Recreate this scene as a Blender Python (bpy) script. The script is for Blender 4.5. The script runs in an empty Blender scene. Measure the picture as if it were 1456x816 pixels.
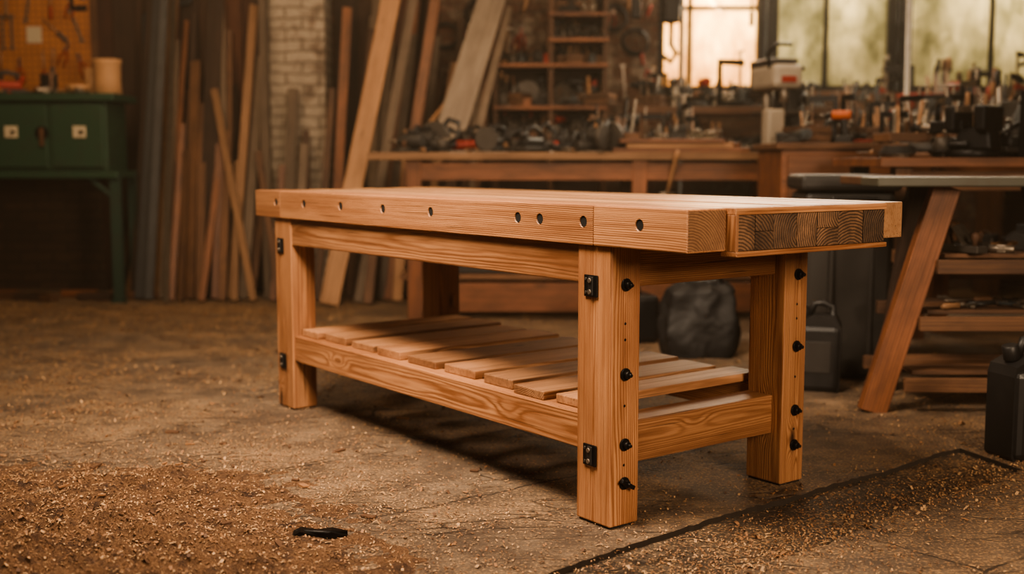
import bpy, bmesh, math, random
from mathutils import Vector, Matrix, Euler, noise
R = random.Random(7)
SC = bpy.context.scene

# ------------------------------------------------------------------ materials
def nm(name):
    m = bpy.data.materials.new(name); m.use_nodes = True
    nt = m.node_tree; b = nt.nodes["Principled BSDF"]
    return m, nt, b
def N(nt, t, **kw):
    n = nt.nodes.new(t)
    for k, v in kw.items(): setattr(n, k, v)
    return n
def L(nt, a, b): nt.links.new(a, b)
def math_(nt, op, a, b=None, clamp=False):
    n = N(nt, "ShaderNodeMath", operation=op); n.use_clamp = clamp
    for i, v in enumerate((a, b)):
        if v is None: continue
        if isinstance(v, (int, float)): n.inputs[i].default_value = v
        else: L(nt, v, n.inputs[i])
    return n.outputs[0]
def ramp(nt, fac, stops):
    r = N(nt, "ShaderNodeValToRGB")
    el = r.color_ramp.elements
    while len(el) < len(stops): el.new(0.5)
    for e, (p, c) in zip(el, stops):
        e.position = p; e.color = (c[0], c[1], c[2], 1)
    L(nt, fac, r.inputs[0]); return r.outputs[0]
def mixc(nt, fac, a, b, mode='MIX'):
    n = N(nt, "ShaderNodeMix", data_type='RGBA', blend_type=mode)
    for i, v in ((0, fac), (6, a), (7, b)):
        if isinstance(v, (int, float)): n.inputs[i].default_value = v
        elif isinstance(v, tuple): n.inputs[i].default_value = (v[0], v[1], v[2], 1)
        else: L(nt, v, n.inputs[i])
    return n.outputs[2]
def vmul(nt, v, s):
    n = N(nt, "ShaderNodeVectorMath", operation='MULTIPLY'); L(nt, v, n.inputs[0]); n.inputs[1].default_value = s
    return n.outputs[0]
def tnoise(nt, v, scale=1, detail=4, rough=.5):
    n = N(nt, "ShaderNodeTexNoise"); n.inputs["Scale"].default_value = scale
    n.inputs["Detail"].default_value = detail; n.inputs["Roughness"].default_value = rough
    L(nt, v, n.inputs["Vector"]); return n.outputs["Fac"]
def bump(nt, b, h, strength=.3, dist=.002):
    n = N(nt, "ShaderNodeBump"); n.inputs["Strength"].default_value = strength
    n.inputs["Distance"].default_value = dist; L(nt, h, n.inputs["Height"]); L(nt, n.outputs[0], b.inputs["Normal"])
def math_v(nt, r, x):
    c = N(nt, "ShaderNodeCombineXYZ"); L(nt, math_(nt, 'MULTIPLY', r, 90), c.inputs[0]); L(nt, math_(nt, 'MULTIPLY', x, .8), c.inputs[1])
    return c.outputs[0]

def wood(name, light, dark, spacing=.006, rough=.5, knot=1.0, var=.25, dirt=0.0, bmp=.25, ringc=.75, streak=.6, warp=.6, checks=0.0, tonec=2.6):
    m, nt, b = nm(name)
    at = N(nt, "ShaderNodeAttribute", attribute_name="wc").outputs["Vector"]
    rn = N(nt, "ShaderNodeAttribute", attribute_name="rnd").outputs["Fac"]
    big = tnoise(nt, vmul(nt, at, (.75, 5, 5)), 1, 2)
    fine = tnoise(nt, vmul(nt, at, (6, 60, 60)), 1, 3)
    sp = N(nt, "ShaderNodeSeparateXYZ"); L(nt, at, sp.inputs[0])
    y2 = math_(nt, 'MULTIPLY', sp.outputs[1], sp.outputs[1]); z2 = math_(nt, 'MULTIPLY', sp.outputs[2], sp.outputs[2])
    r = math_(nt, 'SQRT', math_(nt, 'ADD', y2, z2))
    r = math_(nt, 'ADD', r, math_(nt, 'MULTIPLY', big, .085 * warp))
    r = math_(nt, 'ADD', r, math_(nt, 'MULTIPLY', fine, .0055))
    vo = N(nt, "ShaderNodeTexVoronoi"); vo.inputs["Scale"].default_value = 1
    L(nt, vmul(nt, at, (2.6, 8, 8)), vo.inputs["Vector"])
    d = vo.outputs["Distance"]
    kn = math_(nt, 'POWER', 2.718, math_(nt, 'MULTIPLY', math_(nt, 'MULTIPLY', d, d), -34))
    r = math_(nt, 'ADD', r, math_(nt, 'MULTIPLY', kn, .026 * knot))
    s = math_(nt, 'SINE', math_(nt, 'MULTIPLY', r, 6.283 / spacing))
    s = math_(nt, 'ADD', math_(nt, 'MULTIPLY', s, .5), .5)
    s = math_(nt, 'POWER', s, 1.6)
    cv = tnoise(nt, math_v(nt, r, sp.outputs[0]), 1, 3)
    s = math_(nt, 'MULTIPLY', s, math_(nt, 'ADD', math_(nt, 'MULTIPLY', cv, 1.5), ringc - .6, True))
    mid = tuple((light[i] * .5 + dark[i] * .5) for i in range(3))
    col = ramp(nt, s, [(0, light), (.5, mid), (1, dark)])
    fib = tnoise(nt, vmul(nt, at, (10, 380, 380)), 1, 2)
    strk = tnoise(nt, vmul(nt, at, (1.3, 85, 85)), 1, 5, .65)
    col = mixc(nt, math_(nt, 'MULTIPLY', math_(nt, 'SUBTRACT', strk, .46), 5 * streak, True), col, dark)
    col = mixc(nt, math_(nt, 'MULTIPLY', math_(nt, 'SUBTRACT', fib, .40), 1.2, True), col, mid)
    tone = tnoise(nt, vmul(nt, at, (1.5, 8, 8)), 1, 4, .6)
    col = mixc(nt, math_(nt, 'MULTIPLY', math_(nt, 'SUBTRACT', tone, .45), tonec, True), col, tuple(c * .85 for c in dark))
    kd = math_(nt, 'SUBTRACT', 1, math_(nt, 'MULTIPLY', d, 7.5), True)
    col = mixc(nt, math_(nt, 'MULTIPLY', math_(nt, 'MULTIPLY', kd, 1.5), knot, True), col, tuple(c * .22 for c in dark))
    if checks > 0:
        ck = tnoise(nt, vmul(nt, at, (2.2, 115, 115)), 1, 3, .5)
        ck = math_(nt, 'MULTIPLY', math_(nt, 'SUBTRACT', ck, .66), 25, True)
        col = mixc(nt, math_(nt, 'MULTIPLY', ck, checks), col, tuple(c * .25 for c in dark))
    hv = N(nt, "ShaderNodeHueSaturation"); L(nt, col, hv.inputs["Color"])
    L(nt, math_(nt, 'ADD', math_(nt, 'MULTIPLY', rn, var * 2), 1 - var), hv.inputs["Value"])
    col = hv.outputs[0]
    if dirt > 0:
        dn = tnoise(nt, vmul(nt, at, (5, 14, 14)), 1, 5, .65)
        col = mixc(nt, math_(nt, 'MULTIPLY', math_(nt, 'SUBTRACT', dn, .42), 4 * dirt, True), col, tuple(c * .25 for c in dark))
    L(nt, col, b.inputs["Base Color"])
    L(nt, math_(nt, 'ADD', math_(nt, 'MULTIPLY', strk, .25), rough - .1), b.inputs["Roughness"])
    h = math_(nt, 'ADD', math_(nt, 'MULTIPLY', s, -.6), math_(nt, 'MULTIPLY', strk, .9))
    bump(nt, b, h, bmp, .0018)
    return m

def paint(name, col, rough=.5, metal=0.0, wear=.3, wearcol=(.05, .03, .02), scale=25, bmp=.15):
    m, nt, b = nm(name)
    tc = N(nt, "ShaderNodeTexCoord").outputs["Object"]
    n1 = tnoise(nt, tc, scale, 6, .65); n2 = tnoise(nt, tc, scale * .2, 3)
    c = mixc(nt, math_(nt, 'MULTIPLY', math_(nt, 'SUBTRACT', n1, .5), 4 * wear, True), col, wearcol)
    c = mixc(nt, math_(nt, 'MULTIPLY', n2, .5), c, tuple(x * .55 for x in col))
    L(nt, c, b.inputs["Base Color"]); b.inputs["Metallic"].default_value = metal
    L(nt, math_(nt, 'ADD', math_(nt, 'MULTIPLY', n1, .3), rough - .12), b.inputs["Roughness"])
    bump(nt, b, n1, bmp, .002)
    return m

def brick(name, c1, c2, mortar, peel=None, peelamt=.5, sc=1.0):
    m, nt, b = nm(name)
    g = N(nt, "ShaderNodeNewGeometry").outputs["Position"]
    sp = N(nt, "ShaderNodeSeparateXYZ"); L(nt, g, sp.inputs[0])
    nd = tnoise(nt, g, 7, 3)
    ad = N(nt, "ShaderNodeCombineXYZ")
    L(nt, math_(nt, 'ADD', math_(nt, 'ADD', sp.outputs[0], sp.outputs[1]), math_(nt, 'MULTIPLY', nd, .03)), ad.inputs[0])
    L(nt, math_(nt, 'ADD', sp.outputs[2], math_(nt, 'MULTIPLY', nd, .05)), ad.inputs[1])
    bt = N(nt, "ShaderNodeTexBrick"); L(nt, ad.outputs[0], bt.inputs["Vector"])
    bt.inputs["Scale"].default_value = sc
    bt.inputs["Brick Width"].default_value = .24; bt.inputs["Row Height"].default_value = .078
    bt.inputs["Mortar Size"].default_value = .008; bt.inputs["Mortar Smooth"].default_value = .3
    bt.inputs["Color1"].default_value = (*c1, 1); bt.inputs["Color2"].default_value = (*c2, 1); bt.inputs["Mortar"].default_value = (*mortar, 1)
    n = tnoise(nt, g, 22, 6, .65)
    col = mixc(nt, math_(nt, 'MULTIPLY', n, .7), bt.outputs["Color"], tuple(x * .4 for x in c1))
    if peel:
        pn = tnoise(nt, g, 5, 7, .7)
        f = math_(nt, 'MULTIPLY', math_(nt, 'SUBTRACT', pn, 1 - peelamt - .1), 7, True)
        f = math_(nt, 'MULTIPLY', f, math_(nt, 'SUBTRACT', 1, math_(nt, 'MULTIPLY', bt.outputs["Fac"], .6)))
        col = mixc(nt, f, col, mixc(nt, n, peel, tuple(x * .45 for x in peel)))
    L(nt, col, b.inputs["Base Color"]); b.inputs["Roughness"].default_value = .85
    h = math_(nt, 'ADD', math_(nt, 'MULTIPLY', bt.outputs["Fac"], -1), math_(nt, 'MULTIPLY', n, .8))
    bump(nt, b, h, 1.0, .016)
    return m

W_BENCH = wood("fir_wood", (.50, .252, .122), (.195, .072, .028), .0052, .44, 1.0, .2, bmp=.5, ringc=.66, checks=.7, tonec=2.8, streak=.75, warp=.5)
W_TOP = wood("fir_top_wood", (.60, .345, .185), (.26, .118, .052), .005, .33, .5, .26, bmp=.4, ringc=.6, checks=.6, streak=.7, warp=.4)
W_SLAT = wood("slat_wood", (.48, .255, .13), (.16, .064, .026), .006, .5, .6, .3, bmp=.5, ringc=.65, checks=.7, streak=.7)
W_END = wood("end_grain_wood", (.24, .13, .068), (.020, .009, .005), .0085, .6, 0.0, .5, dirt=.45, bmp=.8, ringc=1.0, streak=.25, warp=.25)
W_END2 = wood("end_grain_light", (.36, .19, .09), (.10, .038, .016), .007, .55, 0.0, .2, dirt=.1, bmp=.5, ringc=.9, streak=.2, warp=.3)
W_RED = wood("old_red_wood", (.29, .108, .045), (.105, .038, .016), .010, .5, .5, .25, .4, ringc=.5)
W_TAN = wood("tan_lumber", (.44, .245, .125), (.21, .10, .044), .010, .6, .5, .3, .2, ringc=.5)
W_BROWN = wood("brown_lumber", (.17, .080, .038), (.070, .031, .016), .012, .65, .5, .4, .4, ringc=.5)
W_GREY = wood("weathered_lumber", (.21, .155, .11), (.10, .070, .049), .012, .75, .4, .35, .35, ringc=.4)
W_PALE = wood("pale_weathered_board", (.38, .31, .24), (.19, .14, .105), .014, .75, .3, .2, .25, ringc=.3)
W_DARK = wood("dark_boards", (.055, .026, .014), (.026, .012, .007), .015, .75, .4, .4, .4, ringc=.4)
W_REDWALL = wood("red_panel_boards", (.105, .037, .017), (.047, .017, .010), .015, .75, .4, .4, .4, ringc=.4)
M_BLK = paint("black_iron", (.012, .011, .011), .4, .6, .2, (.04, .03, .025), 60)
M_HOLE = paint("drilled_hole_shade", (.006, .005, .004), .9, 0, .1, (.01, .006, .004), 60)  # near-black standing in for the shade inside the drilled holes
M_BLKP = paint("black_plastic", (.014, .013, .013), .42, 0, .15, (.04, .035, .03), 15)
M_DGREY = paint("dark_grey_plastic", (.026, .022, .019), .55, 0, .2, (.06, .05, .04), 20)
M_STEEL = paint("worn_steel", (.32, .27, .22), .4, .85, .5, (.07, .04, .025), 40)
M_GREYM = paint("grey_metal", (.085, .073, .062), .5, .5, .5, (.045, .027, .018), 30)
M_SLATE = paint("slate_painted_board", (.038, .040, .042), .6, .1, .3, (.03, .025, .02), 12)
M_GREEN = paint("green_enamel", (.026, .078, .045), .45, .1, .5, (.035, .028, .02), 9)
M_TEAL = paint("green_steel_leg", (.026, .066, .048), .5, .2, .5, (.05, .03, .02), 9)
M_TOPEDGE = paint("grey_green_edge_board", (.075, .072, .052), .5, .0, .6, (.07, .04, .022), 9)
M_RED = paint("red_paint", (.34, .03, .018), .5, .1, .4, (.05, .02, .015), 30)
M_ORANGE = paint("orange_plastic", (.55, .12, .028), .45, 0, .2, (.1, .04, .02), 30)
M_WHITE = paint("offwhite_paint", (.44, .38, .30), .5, 0, .35, (.12, .09, .06), 14)
M_CREAM = paint("turned_pale_wood", (.52, .30, .155), .55, 0, .2, (.28, .14, .07), 14)
M_PAPER = paint("paper_label", (.60, .52, .38), .8, 0, .1, (.3, .25, .18), 20)
M_BLUE = paint("blue_grey_paint", (.045, .055, .06), .5, 0, .3, (.03, .025, .02), 20)
M_BRASS = paint("brass", (.5, .3, .1), .35, .9, .3, (.1, .06, .03), 40)
M_CABLE = paint("rubber_cable", (.02, .018, .017), .6, 0, .1, (.04, .03, .03), 40)
M_BAG = paint("black_bag_plastic", (.012, .011, .011), .6, 0, .1, (.025, .022, .02), 6, .6)
M_BRICKD = brick("dark_brick", (.13, .068, .040), (.08, .048, .032), (.05, .035, .025))
M_BRICKW = brick("whitewashed_brick", (.18, .078, .044), (.12, .06, .036), (.11, .076, .052), (.40, .33, .255), .42)
M_PILLAR = brick("painted_brick_pillar", (.18, .108, .074), (.13, .088, .06), (.12, .09, .065), (.52, .44, .35), .58)
M_BRICKR = brick("sooty_brick", (.15, .075, .045), (.10, .056, .036), (.085, .06, .044), (.24, .18, .13), .38)
M_CEIL = paint("ceiling_boards", (.10, .065, .04), .8, 0, .3, (.05, .03, .02), 4)
M_WALL = paint("old_plaster", (.16, .10, .065), .85, 0, .4, (.08, .05, .03), 4)

def make_pegboard():
    m, nt, b = nm("perforated_hardboard")
    g = N(nt, "ShaderNodeNewGeometry").outputs["Position"]
    sp = N(nt, "ShaderNodeSeparateXYZ"); L(nt, g, sp.inputs[0])
    def fr(o):
        f = math_(nt, 'FRACT', math_(nt, 'ADD', math_(nt, 'DIVIDE', o, .046), 200))
        f = math_(nt, 'SUBTRACT', f, .5); return math_(nt, 'MULTIPLY', f, f)
    d = math_(nt, 'SQRT', math_(nt, 'ADD', fr(sp.outputs[0]), fr(sp.outputs[2])))
    hole = math_(nt, 'LESS_THAN', d, .17)
    n = tnoise(nt, g, 4, 4)
    base = ramp(nt, n, [(.3, (.31, .115, .040)), (.7, (.48, .20, .075))])
    L(nt, mixc(nt, hole, base, (.03, .014, .008)), b.inputs["Base Color"])
    b.inputs["Roughness"].default_value = .6
    return m
M_PEG = make_pegboard()

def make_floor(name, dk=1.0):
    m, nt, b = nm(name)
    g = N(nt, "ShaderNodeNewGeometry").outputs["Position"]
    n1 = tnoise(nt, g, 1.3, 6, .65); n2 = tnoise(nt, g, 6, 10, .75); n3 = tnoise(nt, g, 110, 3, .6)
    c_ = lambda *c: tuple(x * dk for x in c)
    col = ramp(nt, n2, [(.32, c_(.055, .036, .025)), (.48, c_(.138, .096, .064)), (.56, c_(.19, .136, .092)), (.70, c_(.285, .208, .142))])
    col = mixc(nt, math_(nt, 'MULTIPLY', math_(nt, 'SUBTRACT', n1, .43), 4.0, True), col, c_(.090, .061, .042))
    mp = N(nt, "ShaderNodeMapping"); mp.inputs["Rotation"].default_value = (0, 0, math.radians(-37)); mp.inputs["Location"].default_value = (.35, .42, 0)
    wob = N(nt, "ShaderNodeTexNoise"); wob.inputs["Scale"].default_value = 5; wob.inputs["Detail"].default_value = 6
    L(nt, g, wob.inputs["Vector"])
    a = N(nt, "ShaderNodeVectorMath", operation='SCALE'); L(nt, wob.outputs["Color"], a.inputs[0]); a.inputs["Scale"].default_value = .08
    a2 = N(nt, "ShaderNodeVectorMath", operation='ADD'); L(nt, g, a2.inputs[0]); L(nt, a.outputs[0], a2.inputs[1])
    L(nt, a2.outputs[0], mp.inputs["Vector"])
    bt = N(nt, "ShaderNodeTexBrick"); L(nt, mp.outputs[0], bt.inputs["Vector"]); bt.inputs["Scale"].default_value = 1
    bt.inputs["Brick Width"].default_value = 2.9; bt.inputs["Row Height"].default_value = .62
    bt.inputs["Mortar Size"].default_value = .005; bt.inputs["Mortar Smooth"].default_value = .2
    fade = math_(nt, 'MULTIPLY', math_(nt, 'SUBTRACT', tnoise(nt, g, 2.3, 2), .43), 6, True)
    j = math_(nt, 'MULTIPLY', bt.outputs["Fac"], fade)
    st = N(nt, "ShaderNodeMapping"); st.inputs["Rotation"].default_value = (0, 0, math.radians(-37)); st.inputs["Scale"].default_value = (4, 40, 1)
    L(nt, a2.outputs[0], st.inputs["Vector"]); sn = tnoise(nt, st.outputs[0], 1, 7, .75)
    st2 = N(nt, "ShaderNodeMapping"); st2.inputs["Rotation"].default_value = (0, 0, math.radians(-37)); st2.inputs["Scale"].default_value = (2.4, 12, 1)
    L(nt, a2.outputs[0], st2.inputs["Vector"])
    vc = N(nt, "ShaderNodeTexVoronoi", feature='DISTANCE_TO_EDGE'); L(nt, st2.outputs[0], vc.inputs["Vector"]); vc.inputs["Scale"].default_value = 1
    crack = math_(nt, 'SUBTRACT', 1, math_(nt, 'MULTIPLY', vc.outputs["Distance"], 32), True)
    crack = math_(nt, 'MULTIPLY', crack, math_(nt, 'MULTIPLY', math_(nt, 'SUBTRACT', tnoise(nt, g, 3.1, 3), .47), 7, True))
    col = mixc(nt, math_(nt, 'MULTIPLY', math_(nt, 'MULTIPLY', math_(nt, 'SUBTRACT', sn, .52), 6, True), .85), col, c_(.048, .031, .021))
    patch = tnoise(nt, g, 1.5, 6, .68)
    thr = math_(nt, 'SUBTRACT', .765, math_(nt, 'MULTIPLY', patch, .44))
    sd = math_(nt, 'MULTIPLY', math_(nt, 'SUBTRACT', n3, thr), 12, True)
    film = math_(nt, 'MULTIPLY', math_(nt, 'SUBTRACT', patch, .47), 3.5, True)
    col = mixc(nt, math_(nt, 'MULTIPLY', film, .5), col, c_(.27, .168, .092))
    col = mixc(nt, sd, col, (.40, .24, .12))
    col = mixc(nt, math_(nt, 'MULTIPLY', j, .8), col, (.018, .011, .008))
    col = mixc(nt, math_(nt, 'MULTIPLY', crack, .8), col, (.018, .011, .008))
    L(nt, col, b.inputs["Base Color"])
    L(nt, math_(nt, 'ADD', math_(nt, 'MULTIPLY', n2, .4), .40), b.inputs["Roughness"])
    h = math_(nt, 'ADD', math_(nt, 'MULTIPLY', n2, 1.0), math_(nt, 'MULTIPLY', n3, .25))
    h = math_(nt, 'SUBTRACT', h, math_(nt, 'MULTIPLY', sn, .6))
    h = math_(nt, 'SUBTRACT', h, math_(nt, 'MULTIPLY', math_(nt, 'MAXIMUM', j, crack), 1.0))
    bump(nt, b, h, 1.0, .015)
    return m
M_FLOOR = make_floor("sawdusty_concrete"); M_FLOORD = make_floor("dark_subfloor", .55)  # second copy scales the floor colours darker for the channel bottom
M_EDGE = paint("broken_slab_edge_shade", (.035, .024, .017), .95, 0, .3, (.02, .014, .01), 20)  # dark riser colour paints in the shadow line of the raised edge

def make_sawdust():
    m, nt, b = nm("sawdust")
    g = N(nt, "ShaderNodeNewGeometry").outputs["Position"]
    n = tnoise(nt, g, 150, 4, .75); n2 = tnoise(nt, g, 13, 7, .7)
    c = ramp(nt, n, [(.3, (.10, .046, .022)), (.5, (.235, .118, .056)), (.7, (.42, .24, .12))])
    c = mixc(nt, math_(nt, 'MULTIPLY', math_(nt, 'SUBTRACT', n2, .48), 6, True), c, (.07, .032, .017))
    L(nt, c, b.inputs["Base Color"]); b.inputs["Roughness"].default_value = .9
    bump(nt, b, math_(nt, 'ADD', n, math_(nt, 'MULTIPLY', n2, 2)), 1.0, .018)
    return m
M_SAWD = make_sawdust()
def flat(name, col, rough=.7):
    m, nt, b = nm(name)
    n = tnoise(nt, N(nt, "ShaderNodeTexCoord").outputs["Object"], 30, 2)
    L(nt, mixc(nt, n, col, tuple(c * .7 for c in col)), b.inputs["Base Color"]); b.inputs["Roughness"].default_value = rough
    return m
M_CH1 = flat("chip_pale", (.54, .33, .165)); M_CH2 = flat("chip_amber", (.34, .17, .076)); M_CH3 = flat("chip_dark", (.12, .057, .028))
M_LEAF = flat("leaf_green", (.07, .10, .04))
M_BROWNF = flat("jar_filling", (.16, .08, .04))

def pane(name, c1, c2):
    m, nt, b = nm(name); nt.nodes.remove(b)
    g = N(nt, "ShaderNodeNewGeometry").outputs["Position"]
    n = tnoise(nt, vmul(nt, g, (1, 1, .55)), 4, 7, .68)
    c = ramp(nt, n, [(.32, c2), (.62, c1)])
    tr = N(nt, "ShaderNodeBsdfTranslucent"); L(nt, c, tr.inputs[0])
    gl = N(nt, "ShaderNodeBsdfGlossy"); gl.inputs["Roughness"].default_value = .3
    mx = N(nt, "ShaderNodeMixShader"); mx.inputs[0].default_value = .04
    L(nt, tr.outputs[0], mx.inputs[1]); L(nt, gl.outputs[0], mx.inputs[2])
    L(nt, mx.outputs[0], nt.nodes["Material Output"].inputs[0])
    return m
M_PANE1 = pane("grimy_glass_warm", (.95, .72, .44), (.58, .36, .17))
M_PANE2 = pane("grimy_glass_green", (.62, .55, .39), (.22, .21, .13))
def glassy(name, col):
    m, nt, b = nm(name); b.inputs["Base Color"].default_value = (*col, 1)
    b.inputs["Transmission Weight"].default_value = .8; b.inputs["Roughness"].default_value = .12
    return m
M_GLASS = glassy("jar_glass", (.5, .42, .3))

# ------------------------------------------------------------------ builder
class B:
    def __init__(s):
        s.v = []; s.f = []; s.mi = []; s.wc = []; s.rn = []; s.sm = []; s.mats = []; s.M = Matrix()
    def mat(s, m):
        if m not in s.mats: s.mats.append(m)
        return s.mats.index(m)
    def add(s, vs, fs, m, grain=None, T=None, smooth=None):
        base = len(s.v); T = s.M @ T if T is not None else s.M
        rnd = R.random(); ox = R.uniform(0, 60)
        a = R.uniform(0, 6.28); rr = R.uniform(.05, .13); oy, oz = rr * math.cos(a), rr * math.sin(a)
        if grain is None: grain = (0, 1, 2)
        for p in vs:
            s.v.append(T @ Vector(p))
            s.wc.append((p[grain[0]] + ox, p[grain[1]] + oy, p[grain[2]] + oz)); s.rn.append(rnd)
        mi = s.mat(m)
        for i, f in enumerate(fs):
            s.f.append(tuple(base + k for k in f)); s.mi.append(mi)
            s.sm.append(bool(smooth[i]) if isinstance(smooth, list) else bool(smooth))
    def box(s, c, d, m, rot=(0, 0, 0), bev=.003, grain=None, taper=1.0):
        bm = bmesh.new(); bmesh.ops.create_cube(bm, size=1)
        for v in bm.verts:
            t = taper if v.co.z > 0 else 1
            v.co = Vector((v.co.x * d[0] * t, v.co.y * d[1] * t, v.co.z * d[2]))
        bev = min(bev, min(d) * .3)
        if bev > 0: bmesh.ops.bevel(bm, geom=bm.edges[:], offset=bev, segments=2, affect='EDGES', profile=.5)
        bm.verts.ensure_lookup_table()
        vs = [tuple(v.co) for v in bm.verts]; fs = [tuple(v.index for v in f.verts) for f in bm.faces]; bm.free()
        if grain is None: grain = tuple(sorted(range(3), key=lambda i: -d[i]))
        T = Matrix.Translation(c) @ Euler(rot).to_matrix().to_4x4()
        s.add(vs, fs, m, grain, T)
    def bx(s, x0, x1, y0, y1, z0, z1, m, bev=.003, grain=None):
        s.box(((x0 + x1) / 2, (y0 + y1) / 2, (z0 + z1) / 2), (abs(x1 - x0), abs(y1 - y0), abs(z1 - z0)), m, bev=bev, grain=grain)
    def beam(s, p0, p1, w, t, m, up=(0, 0, 1), bev=.003):
        p0 = Vector(p0); p1 = Vector(p1); d = p1 - p0; X = d.normalized(); Y = Vector(up).cross(X)
        if Y.length < 1e-3: Y = Vector((0, 1, 0)).cross(X)
        Y.normalize(); Z = X.cross(Y)
        T = Matrix(((X.x, Y.x, Z.x), (X.y, Y.y, Z.y), (X.z, Y.z, Z.z))).to_4x4()
        T.translation = (p0 + p1) / 2
        old = s.M; s.M = old @ T; s.box((0, 0, 0), (d.length, w, t), m, bev=bev); s.M = old
    def lathe(s, prof, m, c=(0, 0, 0), rot=(0, 0, 0), seg=20, smooth=True):
        vs = []; fs = []; sm = []
        for r, z in prof:
            for k in range(seg):
                a = 2 * math.pi * k / seg; vs.append((r * math.cos(a), r * math.sin(a), z))
        for i in range(len(prof) - 1):
            for k in range(seg):
                k2 = (k + 1) % seg
                fs.append((i * seg + k, i * seg + k2, (i + 1) * seg + k2, (i + 1) * seg + k)); sm.append(smooth)
        fs.append(tuple(reversed(range(seg)))); sm.append(False)
        fs.append(tuple((len(prof) - 1) * seg + k for k in range(seg))); sm.append(False)
        T = Matrix.Translation(c) @ Euler(rot).to_matrix().to_4x4()
        s.add(vs, fs, m, (2, 0, 1), T, sm)
    def cyl(s, c, r, h, m, rot=(0, 0, 0), seg=20, r2=None):
        r2 = r if r2 is None else r2; e = min(r, r2, h) * .12
        s.lathe([(r - e, -h / 2), (r, -h / 2 + e), (r2, h / 2 - e), (r2 - e, h / 2)], m, c, rot, seg)
    def ball(s, c, r, m, sc=(1, 1, 1), seg=16):
        prof = [(max(r * math.sin(math.pi * i / 10), 1e-4), -r * math.cos(math.pi * i / 10)) for i in range(11)]
        old = s.M; s.M = old @ Matrix.Translation(c) @ Matrix.Diagonal((*sc, 1)); s.lathe(prof, m, seg=seg); s.M = old
    def tube(s, pts, r, m, seg=8):
        pts = [Vector(p) for p in pts]; vs = []; fs = []; up = Vector((0, 0, 1))
        for i, p in enumerate(pts):
            d = (pts[min(i + 1, len(pts) - 1)] - pts[max(i - 1, 0)]).normalized()
            X = d.cross(up)
            if X.length < .05: X = d.cross(Vector((0, 1, 0)))
            X.normalize(); Y = d.cross(X)
            for k in range(seg):
                a = 2 * math.pi * k / seg; vs.append(tuple(p + X * r * math.cos(a) + Y * r * math.sin(a)))
        for i in range(len(pts) - 1):
            for k in range(seg):
                k2 = (k + 1) % seg; fs.append((i * seg + k, i * seg + k2, (i + 1) * seg + k2, (i + 1) * seg + k))
        n = len(fs); fs.append(tuple(range(seg))); fs.append(tuple((len(pts) - 1) * seg + k for k in range(seg)))
        s.add(vs, fs, m, smooth=[True] * n + [False, False])
    def prism(s, poly, t, m, c=(0, 0, 0), rot=(0, 0, 0)):
        n = len(poly); vs = [(x, -t / 2, z) for x, z in poly] + [(x, t / 2, z) for x, z in poly]
        fs = [tuple(range(n)), tuple(reversed(range(n, 2 * n)))] + [(i, i + n, (i + 1) % n + n, (i + 1) % n) for i in range(n)]
        s.add(vs, fs, m, (0, 2, 1), Matrix.Translation(c) @ Euler(rot).to_matrix().to_4x4())
    def finish(s, name, parent=None, keep=False, origin=None):
        me = bpy.data.meshes.new(name)
        if origin is None and not keep:
            xs = [v.x for v in s.v]; ys = [v.y for v in s.v]; zs = [v.z for v in s.v]
            origin = Vector(((min(xs) + max(xs)) / 2, (min(ys) + max(ys)) / 2, min(zs)))
        if keep: origin = Vector((0, 0, 0))
        me.from_pydata([tuple(v - Vector(origin)) for v in s.v], [], s.f)
        for m in s.mats: me.materials.append(m)
        me.polygons.foreach_set("material_index", s.mi); me.polygons.foreach_set("use_smooth", s.sm)
        a = me.attributes.new("wc", 'FLOAT_VECTOR', 'POINT'); a.data.foreach_set("vector", [c for w in s.wc for c in w])
        a = me.attributes.new("rnd", 'FLOAT', 'POINT'); a.data.foreach_set("value", s.rn)
        me.update()
        o = bpy.data.objects.new(name, me); SC.collection.objects.link(o); o.location = origin
        if parent: o.parent = parent
        return o
def TR(x, y, z, rz=0, sc=1, rx=0, ry=0):
    return Matrix.Translation((x, y, z)) @ Euler((rx, ry, rz)).to_matrix().to_4x4() @ Matrix.Scale(sc, 4)

# ------------------------------------------------------------------ room shell
D = -.016
seam1 = [(-4.5, -2), (-1.3, 1.38), (.087, 2.634), (.522, 3.042), (1.05, 3.45), (1.532, 3.839)]
seam2 = [(-3.9, -2), (-.9, 1.4), (.521, 2.634), (1.05, 3.08), (1.62, 3.56)]
def jag(pl, amp, step=.022):
    out = []
    for (x0, y0), (x1, y1) in zip(pl, pl[1:]):
        n = max(1, int(math.hypot(x1 - x0, y1 - y0) / step))
        for i in range(n):
            t = i / n; x = x0 + (x1 - x0) * t; y = y0 + (y1 - y0) * t
            q = noise.noise(Vector((x * 3, y * 3, 0))) * amp * 2 + noise.noise(Vector((x * 17, y * 17, 3))) * amp + R.uniform(-amp, amp) * .5
            out.append((x, y - q))
    out.append(pl[-1]); return out
s1 = [(-4.9, -1.99)] + jag(seam1, .012) + [(1.62, 3.565)]; s2 = jag(seam2, .018)
b = B()
def quadstrip(line, yfar, flip):
    vs = []; fs = []; vs2 = []; fs2 = []
    for (x0, y0), (x1, y1) in zip(line, line[1:]):
        k = len(vs); vs.extend([(x0, y0, 0), (x1, y1, 0), (x1, yfar, 0), (x0, yfar, 0)])
        fs.append((k, k + 1, k + 2, k + 3) if not flip else (k + 3, k + 2, k + 1, k))
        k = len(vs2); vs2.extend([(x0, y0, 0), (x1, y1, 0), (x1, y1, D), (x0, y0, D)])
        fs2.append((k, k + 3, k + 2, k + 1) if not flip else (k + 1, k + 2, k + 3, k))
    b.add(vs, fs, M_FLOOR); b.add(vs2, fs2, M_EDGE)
quadstrip(s1, 9.1, False); quadstrip(s2, -2.05, True)
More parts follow.
